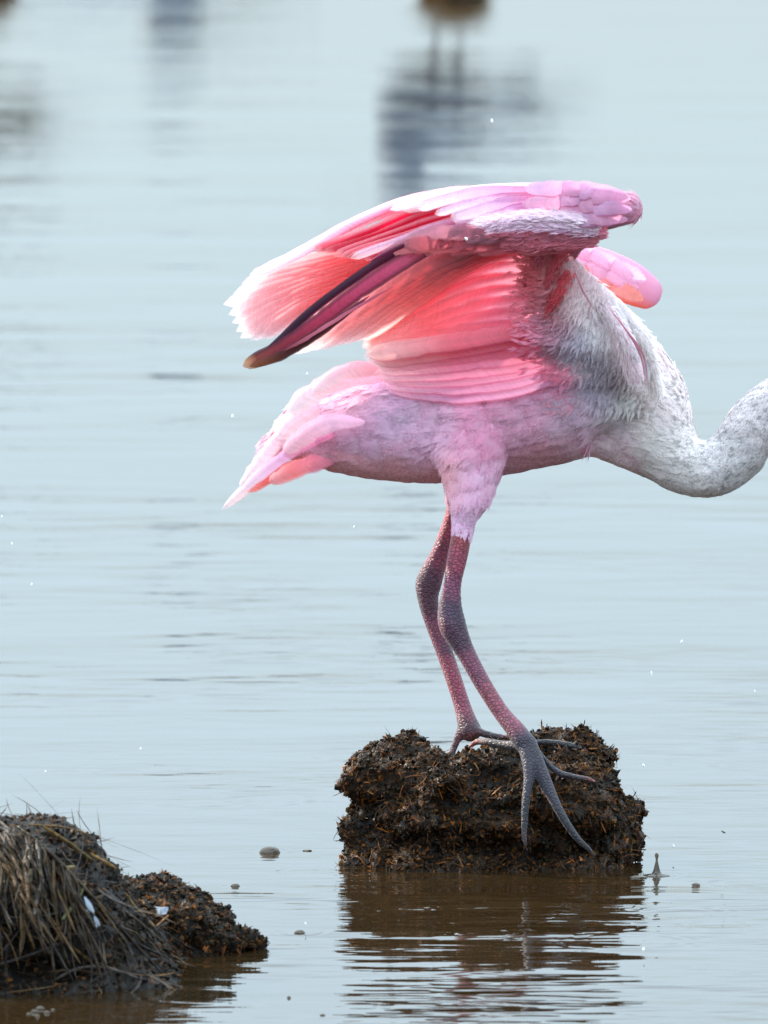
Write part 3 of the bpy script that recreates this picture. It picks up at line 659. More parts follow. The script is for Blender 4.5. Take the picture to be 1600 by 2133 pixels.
# dark outer primaries
feather('feather', nwing, [(1060, 456, -.098), (930, 482, -.098), (820, 528, -.096), (725, 590, -.094), (640, 655, -.092), (575, 718, -.09), (548, 748, -.089)], 19, roll=.1, cam_=.12,
        cols=((196, 60, 96), (80, 20, 48), (50, 14, 38), (46, 15, 38), (60, 20, 46)), edge_lo=(110, 32, 62), tip=.1, mat=MFD, nu=34, nv=9, label='dark maroon outer flight feather')
feather('feather', nwing, [(1040, 466, -.100), (930, 498, -.101), (840, 545, -.101), (740, 612, -.1), (650, 680, -.098), (580, 728, -.097), (506, 763, -.096)], 36, roll=.1, cam_=.05,
        cols=((196, 120, 140), (190, 84, 112), (176, 60, 94), (158, 44, 76), (122, 34, 50), (120, 60, 44)), edge_hi=(44, 14, 36), edge_lo=(50, 16, 26), ecut=.35, tip=.12, mat=MFD, nu=44, nv=15, jit=.07, tipcol=(176, 110, 62), label='rose flight feather with dark brown rim and orange tip')
feather('feather', nwing, [(770, 616, -.105), (700, 668, -.105), (640, 708, -.104), (585, 740, -.103), (520, 763, -.102)], 22, roll=.1, cam_=.05,
        cols=((120, 44, 70), (70, 20, 32), (52, 16, 20), (70, 26, 24), (120, 66, 40)), edge_hi=(110, 34, 52), tip=.25, base_w=.02, mat=MFD, nu=26, nv=9, jit=.1, label='dusky brown flight feather tip')
feather('feather', nwing, [(820, 596, -.107), (720, 654, -.107), (640, 704, -.106), (590, 732, -.105)], 8, roll=.1, cam_=.05, cols=((150, 60, 84), (186, 96, 116), (120, 44, 60)), tip=.4, base_w=.1, mat=MFD, jit=.25, label='ragged pale streak inside the rose flight feather')
feather('feather', nwing, [(980, 462, -.108), (900, 486, -.107), (830, 515, -.105), (770, 545, -.103)], 12, roll=0, cam_=.3, cols=((200, 130, 160), (110, 40, 70), (90, 26, 56), (120, 40, 76)), tip=.3, mat=MFD)

# pale translucent inner primaries, sweeping under; tips painted near white for the sun glow
FW([(1120, 488, -.095), (960, 520, -.092), (800, 600, -.088), (610, 738, -.084)], [(1130, 520, -.09), (1000, 540, -.085), (870, 620, -.078), (748, 706, -.072)], 7, 46, 44, jitter=2, mat=MFT,
   cols=((200, 140, 152), (222, 156, 168), (243, 178, 182), (252, 226, 228)), cols2=((200, 120, 132), (226, 128, 138), (244, 166, 164), (254, 232, 232)), roll=-.3, cam_=.08, tip=.14, nu=26, nv=9)
# red and coral inner fan hanging between wing and body, overexposed backlight painted as white tips
FW([(1130, 500, -.076), (980, 520, -.072), (860, 600, -.066), (755, 700, -.06)], [(1200, 705, -.060), (1050, 706, -.072), (910, 722, -.070), (762, 752, -.062)], 9, 44, 44, jitter=3, mat=MFT,
   cols=((190, 110, 124), (226, 112, 124), (240, 134, 138), (254, 214, 208)), cols2=((206, 150, 174), (228, 140, 162), (240, 158, 164), (255, 235, 232)), roll=-.3, cam_=.08, tip=.12, nu=24, nv=9)
# long mauve scapular feathers over the flank, with darker lower rims; backlight painted into the upper ones' tips
BB = BVHTree.FromPolygons([v.co[:] for v in bm_.vertices], [tuple(p.vertices) for p in bm_.polygons])
def skin_y(x, y, off=.004):
    h_ = BB.ray_cast(Vector((0, -CAM_D, CAM_H)), raydir(x, y).normalized()); return (h_[0].y if h_[0] is not None else -.03) - off
FW([(1240, 650, -.060), (1100, 684, -.084), (940, 712, -.082), (765, 742, -.070)], [(1195, 782, skin_y(1195, 782, .003)), (1080, 806, skin_y(1080, 806, .006)), (950, 822, skin_y(950, 822, .006)), (800, 806, skin_y(800, 806, .004))], 8, 44, 40, jitter=5,
   cols=((206, 140, 168), (224, 118, 140), (238, 124, 140), (254, 214, 212)), cols2=((222, 176, 208), (226, 170, 206), (228, 168, 204), (244, 204, 220)), edge_lo=(196, 84, 118), ecut=.7, roll=.3, cam_=.12, tip=.1, nu=26, nv=9, base_w=.05)
feather('feather', nwing, [(1000, 474, -.07), (880, 520, -.068), (740, 606, -.066), (570, 722, -.064)], 52, roll=-.2, cam_=.06, cols=((214, 90, 110), (222, 110, 124), (236, 150, 156), (248, 200, 204)), nu=26, nv=9, mat=MFT)
feather('feather', nwing, [(1010, 490, -.072), (900, 545, -.070), (780, 620, -.068), (620, 720, -.066)], 50, roll=-.2, cam_=.06, cols=((214, 90, 110), (222, 110, 124), (236, 150, 156), (248, 200, 204)), nu=26, nv=9, mat=MFT)
# crimson tuft in the armpit, underwing shadow put into its dark red
tuft('axillary_down', nwing, [[(1190, 500, -.110), (1160, 550, -.112), (1130, 610, -.10)], [(1150, 500, -.108), (1120, 540, -.108), (1090, 590, -.095)], [(1185, 560, -.11), (1165, 610, -.11), (1140, 650, -.10)]], 900, 16, (.005, .011), (.12, .24), ((180, 70, 80), (172, 78, 90), (188, 66, 76)), lift=(0, .1), dirnoise=.2)
tuft('shoulder_down', nwing, [[(1180, 540, -.085), (1240, 620, -.092), (1296, 700, -.09), (1322, 790, -.058)], [(1215, 580, -.072), (1300, 660, -.078), (1348, 730, -.078), (1366, 820, -.045)]], 3600, 17, (.007, .015), (.12, .22), ((244, 226, 232), (244, 234, 234), (244, 240, 234)), lift=(0, .05), dirnoise=.12)
SH = [((1060, 560), (206, 96, 112), -.094), ((1060, 650), (222, 112, 132), -.092), ((1060, 740), (226, 130, 168), -.094), ((1120, 520), (176, 84, 90), -.106), ((1130, 570), (190, 74, 84), -.108), ((1158, 600), (186, 64, 76), -.106), ((1100, 620), (196, 98, 116), -.100),
      ((1110, 700), (218, 132, 164), -.098), ((1150, 640), (176, 104, 122), -.100), ((1160, 690), (184, 134, 160), -.096), ((1180, 580), (236, 216, 230), -.098), ((1200, 620), (236, 224, 236), -.096), ((1250, 680), (230, 226, 238), -.084), ((1200, 720), (182, 180, 202), -.088),
      ((1250, 760), (184, 184, 204), -.072), ((1290, 760), (176, 160, 172), -.066), ((1240, 820), (192, 182, 206), -.068), ((1160, 790), (222, 152, 190), -.080), ((1310, 720), (234, 232, 240), -.070), ((1350, 770), (240, 240, 244), -.054), ((1320, 850), (222, 224, 230), -.052), ((1280, 880), (212, 206, 220), -.054), ((1180, 860), (220, 158, 188), -.062)]
shp = [a_[0] for a_ in SH]; shc = np.clip(lin(np.array([a_[1] for a_ in SH])) * np.array([1.08, 1.01, .93]), 0, .95); shy = np.array([a_[2] for a_ in SH])[:, None]
n = 13000; X_ = rng.uniform(1040, 1370, n); Y_ = rng.uniform(510, 890, n)
ok = (Y_ > 505 + np.clip(X_ - 1165, 0, 999) * .95) & (Y_ > 520 - (X_ - 1160) * .1) & (Y_ < 880) & (X_ > 1050 + np.clip(Y_ - 690, 0, 999) * .55) & (rng.random(n) < np.clip((X_ - 1060) / 110, 0, 1) ** 1.5)
X_, Y_ = X_[ok], Y_[ok]; qv = np.stack([X_, Y_], 1); cv = rbf(shp, shc, qv, 24) * rng.normal(1, .06, (len(X_), 1)); yv = rbf(shp, shy, qv, 30)[:, 0] + rng.uniform(-.001, .001, len(X_))
BB = BVHTree.FromPolygons([v.co[:] for v in bm_.vertices], [tuple(p.vertices) for p in bm_.polygons])
for i_ in range(len(X_)):
    w_ = max(min(1, max(0, (Y_[i_] - 715) / 90)), min(1, max(0, (X_[i_] - 1265) / 60)))
    if w_ > 0:
        h_ = BB.ray_cast(Vector((0, -CAM_D, CAM_H)), raydir(X_[i_], Y_[i_]).normalized())
        if h_[0] is not None: yv[i_] = yv[i_] * (1 - w_) + (h_[0].y - .001) * w_
kp = rng.random(len(X_)) < np.clip((870 - Y_) / 190, 0, 1) * np.clip((1375 - X_) / 60, 0, 1)
X_, Y_, yv, cv = X_[kp], Y_[kp], yv[kp], cv[kp]
Bv = np.array([P(a_, b_, c_) for a_, b_, c_ in zip(X_, Y_, yv)])
tt = np.clip((X_ - 1130) / 110, 0, 1)[:, None]
Dv = np.array([[-1, 0, .1]]) * (1 - tt) + np.array([[-.35, 0, -1]]) * tt + rng.normal(0, .22, (len(X_), 3))
Lv = rng.uniform(.006, .013, len(X_))
sh_o = link('shoulder_down', blades('shoulder_down', Bv, Dv, norm(np.tile([0, -1, .15], (len(X_), 1)).astype(float)), Lv, Lv * rng.uniform(.16, .32, len(X_)), np.clip(cv, 0, 1), lift=rng.uniform(-.05, .06, len(X_)), curl=rng.normal(0, .15, len(X_)), point=.75), MPL, nwing); tag(sh_o, kind='stuff')
# white scapular plumes with rose slits in front of the shoulder
for (pts, wd, c) in [
    ([(1176, 534, -.070), (1232, 592, -.082), (1292, 660, -.086), (1330, 760, -.080)], 24, ((252, 236, 240), (246, 236, 242), (232, 230, 240))),
    ([(1200, 555, -.062), (1282, 632, -.074), (1336, 700, -.078), (1352, 800, -.070)], 22, ((252, 236, 240), (246, 236, 242), (232, 232, 240)))]:
    feather('feather', nwing, pts, wd, roll=-.2, cam_=.25, cols=c, nu=22, nv=9, tip=.5, jit=.12, base_w=.2, mat=MPL)
for pts in ([(1196, 562, -.104), (1214, 606, -.113), (1238, 646, -.112)], [(1268, 640, -.1), (1306, 690, -.106), (1334, 740, -.104), (1346, 800, -.098)], [(1300, 680, -.1), (1340, 740, -.1), (1350, 810, -.094)]):
    feather('feather', nwing, pts, 4.5, cam_=.3, cols=((206, 130, 146), (176, 104, 120), (200, 156, 170)), nu=16, nv=5, tip=.4, label='thin rose shaft streak between white shoulder plumes')
for o in list(fwing.children) + list(nwing.children): o.parent = fwing if o in list(fwing.children) else nwing
for wg in (fwing, nwing):
    for o in wg.children: pass
# ---- tail
TAILF = []
for (pts, wd, c) in [(a_, b_, tuple((x_[0], x_[1] * .93, x_[2] * .95) for x_ in c_)) for a_, b_, c_ in [
    ([(720, 880, .03), (620, 930, .032), (545, 990, .034), (462, 1062, .036)], 34, ((240, 170, 190), (248, 200, 214), (252, 226, 230), (246, 230, 224))),
    ([(700, 860, -.005), (600, 900, -.01), (545, 960, -.012), (500, 1020, -.01)], 44, ((246, 190, 205), (250, 214, 224), (252, 230, 234), (253, 240, 240))),
    ([(710, 900, -.02), (620, 935, -.03), (560, 975, -.032), (502, 1024, -.03)], 34, ((232, 150, 190), (232, 168, 206), (236, 190, 216), (250, 228, 234))),
    ([(720, 930, .01), (640, 960, .008), (570, 990, .006), (512, 1024, .004)], 40, ((240, 110, 110), (240, 96, 96), (242, 104, 100), (248, 160, 150))),
    ([(730, 940, -.005), (670, 960, -.012), (610, 980, -.014), (560, 1005, -.012)], 50, ((226, 150, 180), (238, 150, 170), (244, 140, 140), (248, 180, 180))),
    ([(740, 840, -.005), (670, 850, -.012), (610, 880, -.014), (570, 930, -.01)], 54, ((240, 196, 216), (250, 216, 226), (253, 232, 236), (254, 240, 242))),
    ([(800, 790, -.02), (720, 790, -.028), (650, 820, -.03), (600, 862, -.026)], 60, ((244, 200, 220), (250, 216, 228), (253, 232, 236), (254, 242, 242))),
    ([(840, 775, -.03), (770, 768, -.036), (710, 780, -.038), (650, 818, -.034)], 50, ((246, 200, 216), (248, 196, 208), (252, 220, 226), (254, 238, 240))),
    ([(760, 880, -.04), (690, 880, -.042), (640, 905, -.04), (590, 945, -.034)], 56, ((230, 186, 216), (240, 196, 216), (246, 190, 205), (250, 200, 210)))]]:
    o = feather('tail_feather', bird, pts, wd * .82, roll=.3, cam_=.12, cols=c, edge_lo=None, nu=20, nv=9, tip=.3, jit=.08, mat=MFO, base_w=.2); unparent_offset(o)
# ================================================================== peat clump under the bird
def clump_mesh(name, build, voxel, amp, freq, seed, cols, squash=1.0):
    b = Blob(); build(b); me = b.mesh(name, voxel, 4)
    V = verts_np(me); N_ = normals_np(me); off = Vector((seed, seed * 2, 0))
    d = np.array([mn.fractal(Vector(v) * freq + off, 0.7, 2.1, 5) for v in V])
    d2 = np.array([mn.noise(Vector(v) * freq * 0.35 + off) for v in V])
    V = V + N_ * (d * amp + d2 * amp * 1.2)[:, None]
    set_verts(me, V)
    c0, c1 = lin(cols[0]), lin(cols[1]); t = np.clip(d * .8 + .5, 0, 1)[:, None]
    set_color(me, c0 * (1 - t) + c1 * t)
    return me
def PB(px, py, Y): return P(px, py, Y)
def build_clump(b):
    rows = [(772, 1728, 0.0, 58, 95), (815, 1716, 0.0, 92, 150), (860, 1690, 0.0, 124, 190), (930, 1700, 0.0, 108, 205), (1010, 1690, 0.0, 120, 215), (1100, 1685, 0.0, 132, 215), (1165, 1692, 0.0, 126, 200), (1216, 1720, 0.0, 104, 170), (1248, 1746, 0.0, 62, 120)]
    b.tube(rows, n=60, seg=30)
    b.tube([(766, 1800, -.005, 54, 150), (900, 1810, -.005, 70, 220), (1100, 1810, -.005, 70, 230), (1228, 1800, -.005, 46, 150)], n=40, seg=24)
    b.ball(P(1120, 1590, 0.03), 0.028, (1.4, 1, .9)); b.ball(P(1180, 1592, 0.02), 0.020, (1.3, 1, 1)); b.ball(P(1310, 1700, 0.0), 0.009); b.ball(P(800, 1612, -.02), 0.018, (1.3, 1, 1))
    b.ball(P(1000, 1625, -.03), 0.022, (1.4, 1, .9)); b.ball(P(930, 1640, -.06), 0.014, (1.2, 1, 1))
cm = clump_mesh('core', build_clump, 0.0024, 0.0125, 34, 3.3, ((16, 9, 5), (50, 31, 16)))
clump = empty('peat_clump', (W(1020, 1815).x, 0.0, 0)); tag(clump, 'dark brown matted peat clump in the water under the pink bird', 'clump')
def child(o, par):
    o.parent = par; o.matrix_parent_inverse = __import__('mathutils').Matrix.Translation(-par.location); return o
child(link('core', cm, MPEAT), clump)
PAL = lin(np.array([(40, 27, 15), (64, 44, 24), (96, 66, 34), (124, 88, 46), (46, 40, 20), (24, 19, 13), (78, 50, 26), (160, 100, 42)])) * np.array([.80, .65, .48])
PALC = PAL[:7] * .8
def mat_fibres(name, me, n, L, Wd, par, mat, pal=PAL, lift=(.2, 1.2), zcol=True, up=0.0, segs=3):
    wf = lambda p, n_: (p[:, 2] > -0.004) * np.where(n_[:, 1] > 0.5, 0.4, 1.0)
    B_, N_ = sample_surface(me, n, wf)
    D_ = rng.normal(0, 1, (n, 3)); D_[:, 2] += up
    c = pal[rng.integers(0, len(pal), n)] * rng.uniform(.6, 1.3, (n, 1))
    Lb = rng.uniform(*L, n); m_ = blades(name, B_ - N_ * 0.001, D_, N_, Lb, Lb * rng.uniform(*Wd, n), np.clip(c, 0, 1), segs=segs, lift=rng.uniform(*lift, n), curl=rng.normal(0, .5, n), soft=False, point=.9)
    o = child(link(name, m_, mat), par); tag(o, kind='stuff'); return o
mat_fibres('peat_flakes', cm, 22000, (.0018, .0055), (.3, .9), clump, MFIB, lift=(-.1, .45))
mat_fibres('root_fibres', cm, 6000, (.004, .013), (.05, .12), clump, MFIB, lift=(0, .3), segs=5)
# crumbs that stand out round the rim
def crumbs(name, me, n, r, par, mat, pal=PAL):
    B_, N_ = sample_surface(me, n, lambda p, n_: (p[:, 2] > 0.0) * 1.0)
    base = bmesh.new(); bmesh.ops.create_icosphere(base, subdivisions=1, radius=1); bv = np.array([v.co[:] for v in base.verts]); bf = np.array([[v.index for v in f.verts] for f in base.faces]); base.free()
    s = rng.uniform(*r, (n, 1, 1)) * rng.uniform(.6, 1.4, (n, 1, 3)); rad = 1 + rng.normal(0, .22, (n, len(bv), 1))
    V = B_[:, None] + N_[:, None] * 0.001 + bv[None] * s * rad
    F = (bf[None] + (np.arange(n) * len(bv))[:, None, None]).reshape(-1, 3)
    c = np.repeat(np.clip(pal[rng.integers(0, len(pal), n)] * rng.uniform(.5, 1.2, (n, 1)), 0, 1), len(bv), 0)
    o = child(link(name, mesh_np(name, V.reshape(-1, 3), F, c, smooth=False), mat), par); tag(o, kind='stuff')
crumbs('peat_crumbs', cm, 4200, (.0008, .0022), clump, MFIB, PALC)

# ================================================================== straw heap, left foreground
def build_heap(b):
    b.tube([(-260, 1960, -.72, 170, 260), (-120, 1900, -.72, 175, 300), (0, 1895, -.72, 168, 300), (90, 1905, -.72, 158, 280), (170, 1950, -.72, 132, 240), (250, 2000, -.71, 95, 180)], n=50, seg=28)
    b.tube([(-200, 2055, -.74, 60, 280), (0, 2055, -.74, 62, 310), (150, 2050, -.74, 52, 270), (300, 2045, -.72, 40, 170)], n=30, seg=24)
hm = clump_mesh('core', build_heap, 0.003, 0.008, 32, 8.1, ((11, 8, 7), (30, 22, 17)))
heap = empty('straw_heap', (W(60, 2060).x, -.74, 0)); tag(heap, 'dark mud heap draped with long dead straws at the lower left', 'mud heap')
child(link('core', hm, MPEAT), heap)
PALD = (PAL * .5 + PAL.mean(1, keepdims=True) * .5) * 0.65
mat_fibres('peat_flakes', hm, 12000, (.002, .007), (.2, .6), heap, MFIB, pal=PALD, lift=(-.1, .5))
mat_fibres('fine_straw', hm, 1600, (.012, .045), (.02, .06), heap, MSTRAW, pal=lin(np.array([(68, 47, 28), (50, 35, 23), (36, 27, 21), (92, 67, 38), (54, 44, 42)])), lift=(-.05, .10), up=-1.2, segs=5)
def build_lump(b):
    b.tube([(230, 1915, -.60, 66, 120), (310, 1915, -.59, 72, 140), (390, 1930, -.58, 66, 130), (455, 1950, -.58, 54, 100), (505, 1960, -.58, 26, 60)], n=36, seg=24)
    b.tube([(250, 2000, -.60, 55, 140), (350, 2005, -.59, 55, 150), (440, 2000, -.58, 44, 100)], n=20, seg=20)
lm = clump_mesh('core', build_lump, 0.0026, 0.009, 40, 5.7, ((13, 10, 7), (36, 27, 17)))
lump_ = empty('peat_clump', (W(380, 2010).x, -.58, 0)); tag(lump_, 'low crumbly peat clump beside the straw heap, no straws on it', 'clump')
child(link('core', lm, MPEAT), lump_)
mat_fibres('peat_flakes', lm, 9000, (.0018, .006), (.3, .8), lump_, MFIB, pal=PAL * .8, lift=(-.1, .6))
crumbs('peat_crumbs', hm, 2500, (.0010, .0022), heap, MFIB, PALC)
crumbs('peat_crumbs', lm, 1200, (.0010, .0022), lump_, MFIB, PALC)
# straws, each its own part
def straw(par, pts, wd, c, mat=MSTRAW):
    q = cr(pts, 12); C = np.array([P(*r) for r in q]); n = len(C)
    a = np.full(n, wd * PX / 2); a[0] *= .6; a[-1] *= .3
    V, F, T = tube_vf(C, a, a * .45, (0, 1, 0), 5)
    me = bpy.data.meshes.new('straw'); me.from_pydata([tuple(v) for v in V], [], F + T); me.polygons.foreach_set('use_smooth', [True] * len(me.polygons))
    k = np.linspace(.8, 1.15, n); cc = lin(c)[None] * np.repeat(k, 5)[:, None]; cc = np.vstack([cc, lin(c), lin(c)]); set_color(me, cc)
    return child(link('straw', me, mat), par)
def bvh(me): return BVHTree.FromPolygons([v.co[:] for v in me.vertices], [tuple(p.vertices) for p in me.polygons])
HB, LB = bvh(hm), bvh(lm)
def heap_y(px, py, t=None):            # depth of the heap's front surface along a line
    o_ = Vector((0, -CAM_D, CAM_H)); d = raydir(px, py).normalized(); best = None
    for bb in (HB, LB):
        h_ = bb.ray_cast(o_, d)
        if h_[0] is not None and (best is None or h_[0].y < best): best = h_[0].y
    return best - .004 if best is not None else None
def on_heap(pts):
    ys_ = [heap_y(x, y) for x, y in [p_[:2] for p_ in pts]]; known = [v for v in ys_ if v is not None] or [-.72]
    if len([v for v in ys_ if v is not None]) == len(ys_) and len(ys_) > 2:
        a_ = np.polyfit(range(len(ys_)), ys_, 1); f_ = np.polyval(a_, range(len(ys_))); sh_ = min(0, min(np.array(ys_) - f_)) * .6; ys_ = list(f_ + sh_)
    out = []
    for i_, p_ in enumerate(pts):
        v = ys_[i_]
        if v is None:
            near = [ys_[j] for j in sorted(range(len(pts)), key=lambda j: abs(j - i_)) if ys_[j] is not None]; v = near[0] if near else -.72
        out.append((p_[0], p_[1], v - random.uniform(0, .006)))
    return out
SC = [(100, 72, 42), (74, 54, 36), (56, 43, 34), (108, 80, 46), (74, 58, 40), (60, 48, 46)]
for k in range(130):
    x0 = random.uniform(-120, 140); y0 = 1716 + max(0, x0 - 60) * .45 + random.uniform(0, 26)
    run = random.uniform(60, 300); fall = run * random.uniform(.3, 1.0) * (0.6 if x0 > 60 else 1) + random.uniform(20, 80)
    ang = random.uniform(-.2, 1.0)
    dx = run * ang; dy = min(2060 - y0, run * random.uniform(.7, 1.2))
    # stay on the heap's outline
    def yt(x): return 1712 + max(0, x - 20) ** 1.18 * .36 if x < 330 else 1990
    pts = []
    for t in (0, .3, .65, 1):
        x = x0 + dx * (t ** .9) + random.uniform(-6, 6); y = y0 + dy * (t ** 1.25) + random.uniform(-5, 5); y = max(y, yt(x) - 2)
        pts.append((x, y))
    straw(heap, on_heap(pts), random.uniform(3, 7.5), tuple(v * .74 for v in random.choice(SC)))
for pts, wd, c in [([(60, 1718, -.37), (120, 1722, -.37), (160, 1730, -.37), (190, 1742, -.37)], 5, (120, 90, 50)),
                   ([(90, 1722, -.38), (150, 1760, -.38), (200, 1786, -.38), (243, 1810, -.38)], 8, (130, 100, 56)),
                   ([(120, 1740, -.40), (200, 1800, -.41), (250, 1850, -.41), (290, 1890, -.42)], 9, (110, 92, 58)),
                   ([(243, 1800, -.40), (244, 1816, -.40), (247, 1834, -.40)], 4, (70, 54, 44)),
                   ([(260, 1860, -.46), (290, 1900, -.47), (324, 1932, -.47)], 6, (140, 110, 70)), ([(324, 1932, -.47), (336, 1920, -.47), (352, 1906, -.47)], 5, (150, 104, 64)),
                   ([(130, 1916, -.50), (160, 1876, -.50), (178, 1840, -.49)], 8, (84, 84, 50)), ([(118, 1808, -.47), (140, 1808, -.47), (156, 1807, -.47)], 9, (140, 120, 84)),
                   ([(280, 1940, -.5), (310, 1970, -.5), (360, 1990, -.48), (400, 2018, -.45)], 4, (120, 96, 60)), ([(-10, 2012, -.55), (60, 1990, -.56), (140, 1960, -.56)], 6, (76, 66, 64)),
                   ([(110, 2045, -.55), (160, 2018, -.56), (220, 2016, -.56), (290, 2038, -.54)], 6, (80, 70, 66)), ([(-40, 1700, -.37), (0, 1712, -.40), (40, 1760, -.47), (60, 1810, -.50)], 8, (70, 58, 52)),
                   ([(10, 1722, -.41), (40, 1780, -.48), (60, 1840, -.5)], 8, (74, 62, 54)), ([(30, 1720, -.41), (66, 1770, -.47), (90, 1830, -.5)], 7, (72, 60, 44)),
                   ([(64, 1810, -.49), (54, 1900, -.51), (42, 1990, -.53)], 10, (104, 90, 70)), ([(90, 1830, -.5), (75, 1880, -.51), (72, 1905, -.51)], 8, (100, 88, 84))]:
    straw(heap, on_heap(pts), wd, c)
# small white feathers caught on the heap
MDOWN = M_feather('white_down', transl=.4, rough=.8, streak=.05)
def down(label, x, y, Y, n, ln, a0, spread, par=None):
    Y = (heap_y(x, y) or -.6) - .008
    root = empty('down_feather', P(x, y, Y)); tag(root, label, 'feather')
    for k in range(n):
        a = a0 + random.uniform(-spread, spread); l = ln * random.uniform(.5, 1)
        o = feather('barb', None, [(x, y, Y), (x + l * .5 * math.cos(a), y + l * .5 * math.sin(a), Y - .001), (x + l * math.cos(a + .15), y + l * math.sin(a + .15), Y)], random.uniform(3, 7), cols=((180, 190, 205), (200, 208, 222), (215, 222, 230)), nu=6, nv=3, mat=MDOWN)
        child(o, root)
down('white feather lying slantwise among the straws of the heap', 176, 1868, -.52, 7, 44, 1.1, .25)
down('small fluffy white down feather beside the bent straw', 350, 1890, -.47, 10, 30, 2.6, .7)
down('thin white feather tip below the larger white feather', 196, 1908, -.53, 5, 30, 1.2, .3)

# ================================================================== small things in and over the water
m, t, N, L = new_mat('glint_white_drop')
o_ = N('ShaderNodeOutputMaterial'); g_ = N('ShaderNodeBsdfPrincipled'); g_.inputs['Transmission Weight'].default_value = .35; g_.inputs['IOR'].default_value = 1.33; g_.inputs['Roughness'].default_value = .02; g_.inputs['Base Color'].default_value = (.95, .97, 1, 1)  # milky white colour stands in for sun glint on the drops
L(g_.outputs[0], o_.inputs[0]); MDROP = m
MSPL = bpy.data.materials.new('bubble_film'); MSPL.use_nodes = True; _p = MSPL.node_tree.nodes['Principled BSDF']; _p.inputs['Base Color'].default_value = (.22, .17, .13, 1); _p.inputs['Transmission Weight'].default_value = .8; _p.inputs['IOR'].default_value = 1.33; _p.inputs['Roughness'].default_value = .01
def drop_mesh(r, sc=(1, 1, 1.6)):
    bm = bmesh.new(); bmesh.ops.create_uvsphere(bm, u_segments=12, v_segments=8, radius=r)
    for v in bm.verts: v.co = Vector((v.co.x * sc[0], v.co.y * sc[1], v.co.z * sc[2] * (1 + .25 * (v.co.z / r))))
    me = bpy.data.meshes.new('water_droplet'); bm.to_mesh(me); bm.free(); me.polygons.foreach_set('use_smooth', [True] * len(me.polygons)); return me
dm = drop_mesh(0.0010)
DROPS = [(1025, 252, 'drop in the air above the wing'), (485, 868, 'drop left of the tail'), (66, 1218, 'drop high at the left edge'), (293, 1560, 'drop left of the clump over the water'), (95, 1608, 'drop just above the straw heap'),
         (25, 1133, 'upper drop at the left edge'), (4, 1076, 'topmost drop at the left edge'), (738, 1098, 'drop left of the legs under the belly'), (1420, 1337, 'higher drop right of the legs'), (1357, 1403, 'lower drop right of the legs'),
         (1572, 1441, 'drop at the right edge'), (640, 780, 'drop between wing tip and tail'), (1403, 1763, 'drop right of the clump over the water'), (637, 1924, 'falling drop above the brown bubble'), (1341, 1595, 'drop right of the clump top'), (1341, 1978, 'drop over the clump reflection edge')]
for k, (x, y, lb) in enumerate(DROPS):
    o = link('water_droplet', dm, MDROP); o.location = P(x, y, random.uniform(-.12, .05)); o.rotation_euler = (0, R(random.uniform(-25, 25)), 0); s = random.uniform(.6, 1.05); o.scale = (s, s, s)
    if o.location.z < .004: o.location = W(x, y, .006)
    tag(o, 'tiny bright water ' + lb, 'droplet', 'water droplets in the air')
o = link('water_droplet', dm, MDROP); o.location = P(972, 498, -.17); o.scale = (1, 1, 1); o.rotation_euler = (0, R(-40), 0); tag(o, 'tiny bright water drop against the lifted near wing', 'droplet', 'water droplets in the air')
# flying speck
def lathe(name, prof, seg=20):
    bm = bmesh.new(); rings = []
    for r, z in prof: rings.append([bm.verts.new((r * math.cos(a), r * math.sin(a), z)) for a in np.linspace(0, 2 * math.pi, seg, endpoint=False)])
    for a, b_ in zip(rings[:-1], rings[1:]):
        for j in range(seg): bm.faces.new((a[j], a[(j + 1) % seg], b_[(j + 1) % seg], b_[j]))
    bm.faces.new(rings[0][::-1]); bm.faces.new(rings[-1])
    bmesh.ops.recalc_face_normals(bm, faces=bm.faces)
    me = bpy.data.meshes.new(name); bm.to_mesh(me); bm.free(); me.polygons.foreach_set('use_smooth', [True] * len(me.polygons)); return me
MFOAM = M_plain('pale_foam', (.6, .62, .62), .1, .5)
MSPL_ = M_plain('splash_water', (0.03, 0.025, 0.02), .02, .5)
sp_ = lathe('splash_spout', [(.012, -.001), (.009, .0008), (.0038, .0016), (.0026, .004), (.0016, .008), (.0008, .0115), (.0010, .0135), (.0016, .0152), (.0012, .0168), (.0002, .0176)])
o = link('splash_spout', sp_, MSPL); o.location = W(1368, 1824); tag(o, 'thin spout of splashing water right of the peat clump', 'splash')
bub = lathe('water_bubble', [(.0105, -.001), (.0100, .001), (.0088, .0032), (.0066, .0050), (.0038, .0060), (.001, .0063)])
for x, y, s, lb in [(562, 1776, .85, 'large glossy bubble on the water left of the peat clump'), (490, 1846, .36, 'small dark bubble between the two clumps'), (624, 1944, .42, 'brown bubble floating left of the clump reflection')]:
    o = link('water_bubble', bub, MSPL); o.location = W(x, y); o.scale = (s * .95, s * .9, s * .95); tag(o, lb, 'bubble')
for k, (x, y, s_) in enumerate([(72, 2108, .42), (84, 2102, .5), (98, 2110, .36), (60, 2113, .3), (110, 2104, .26), (78, 2117, .3)]):
    o = link('water_bubble', bub, MFOAM); o.location = W(x, y); o.scale = (s_ * .6, s_ * .6, s_ * .7); tag(o, 'small pale foam bubble, %s of the cluster below the straw heap' % ['left middle', 'centre', 'right middle', 'leftmost', 'rightmost', 'lowest'][k], 'bubble', 'foam bubbles below the straw heap')
MSPL_ = None
MDEB = M_plain('floating_debris', (0.06, 0.045, 0.03), .5, .5, (200, .001), .4)
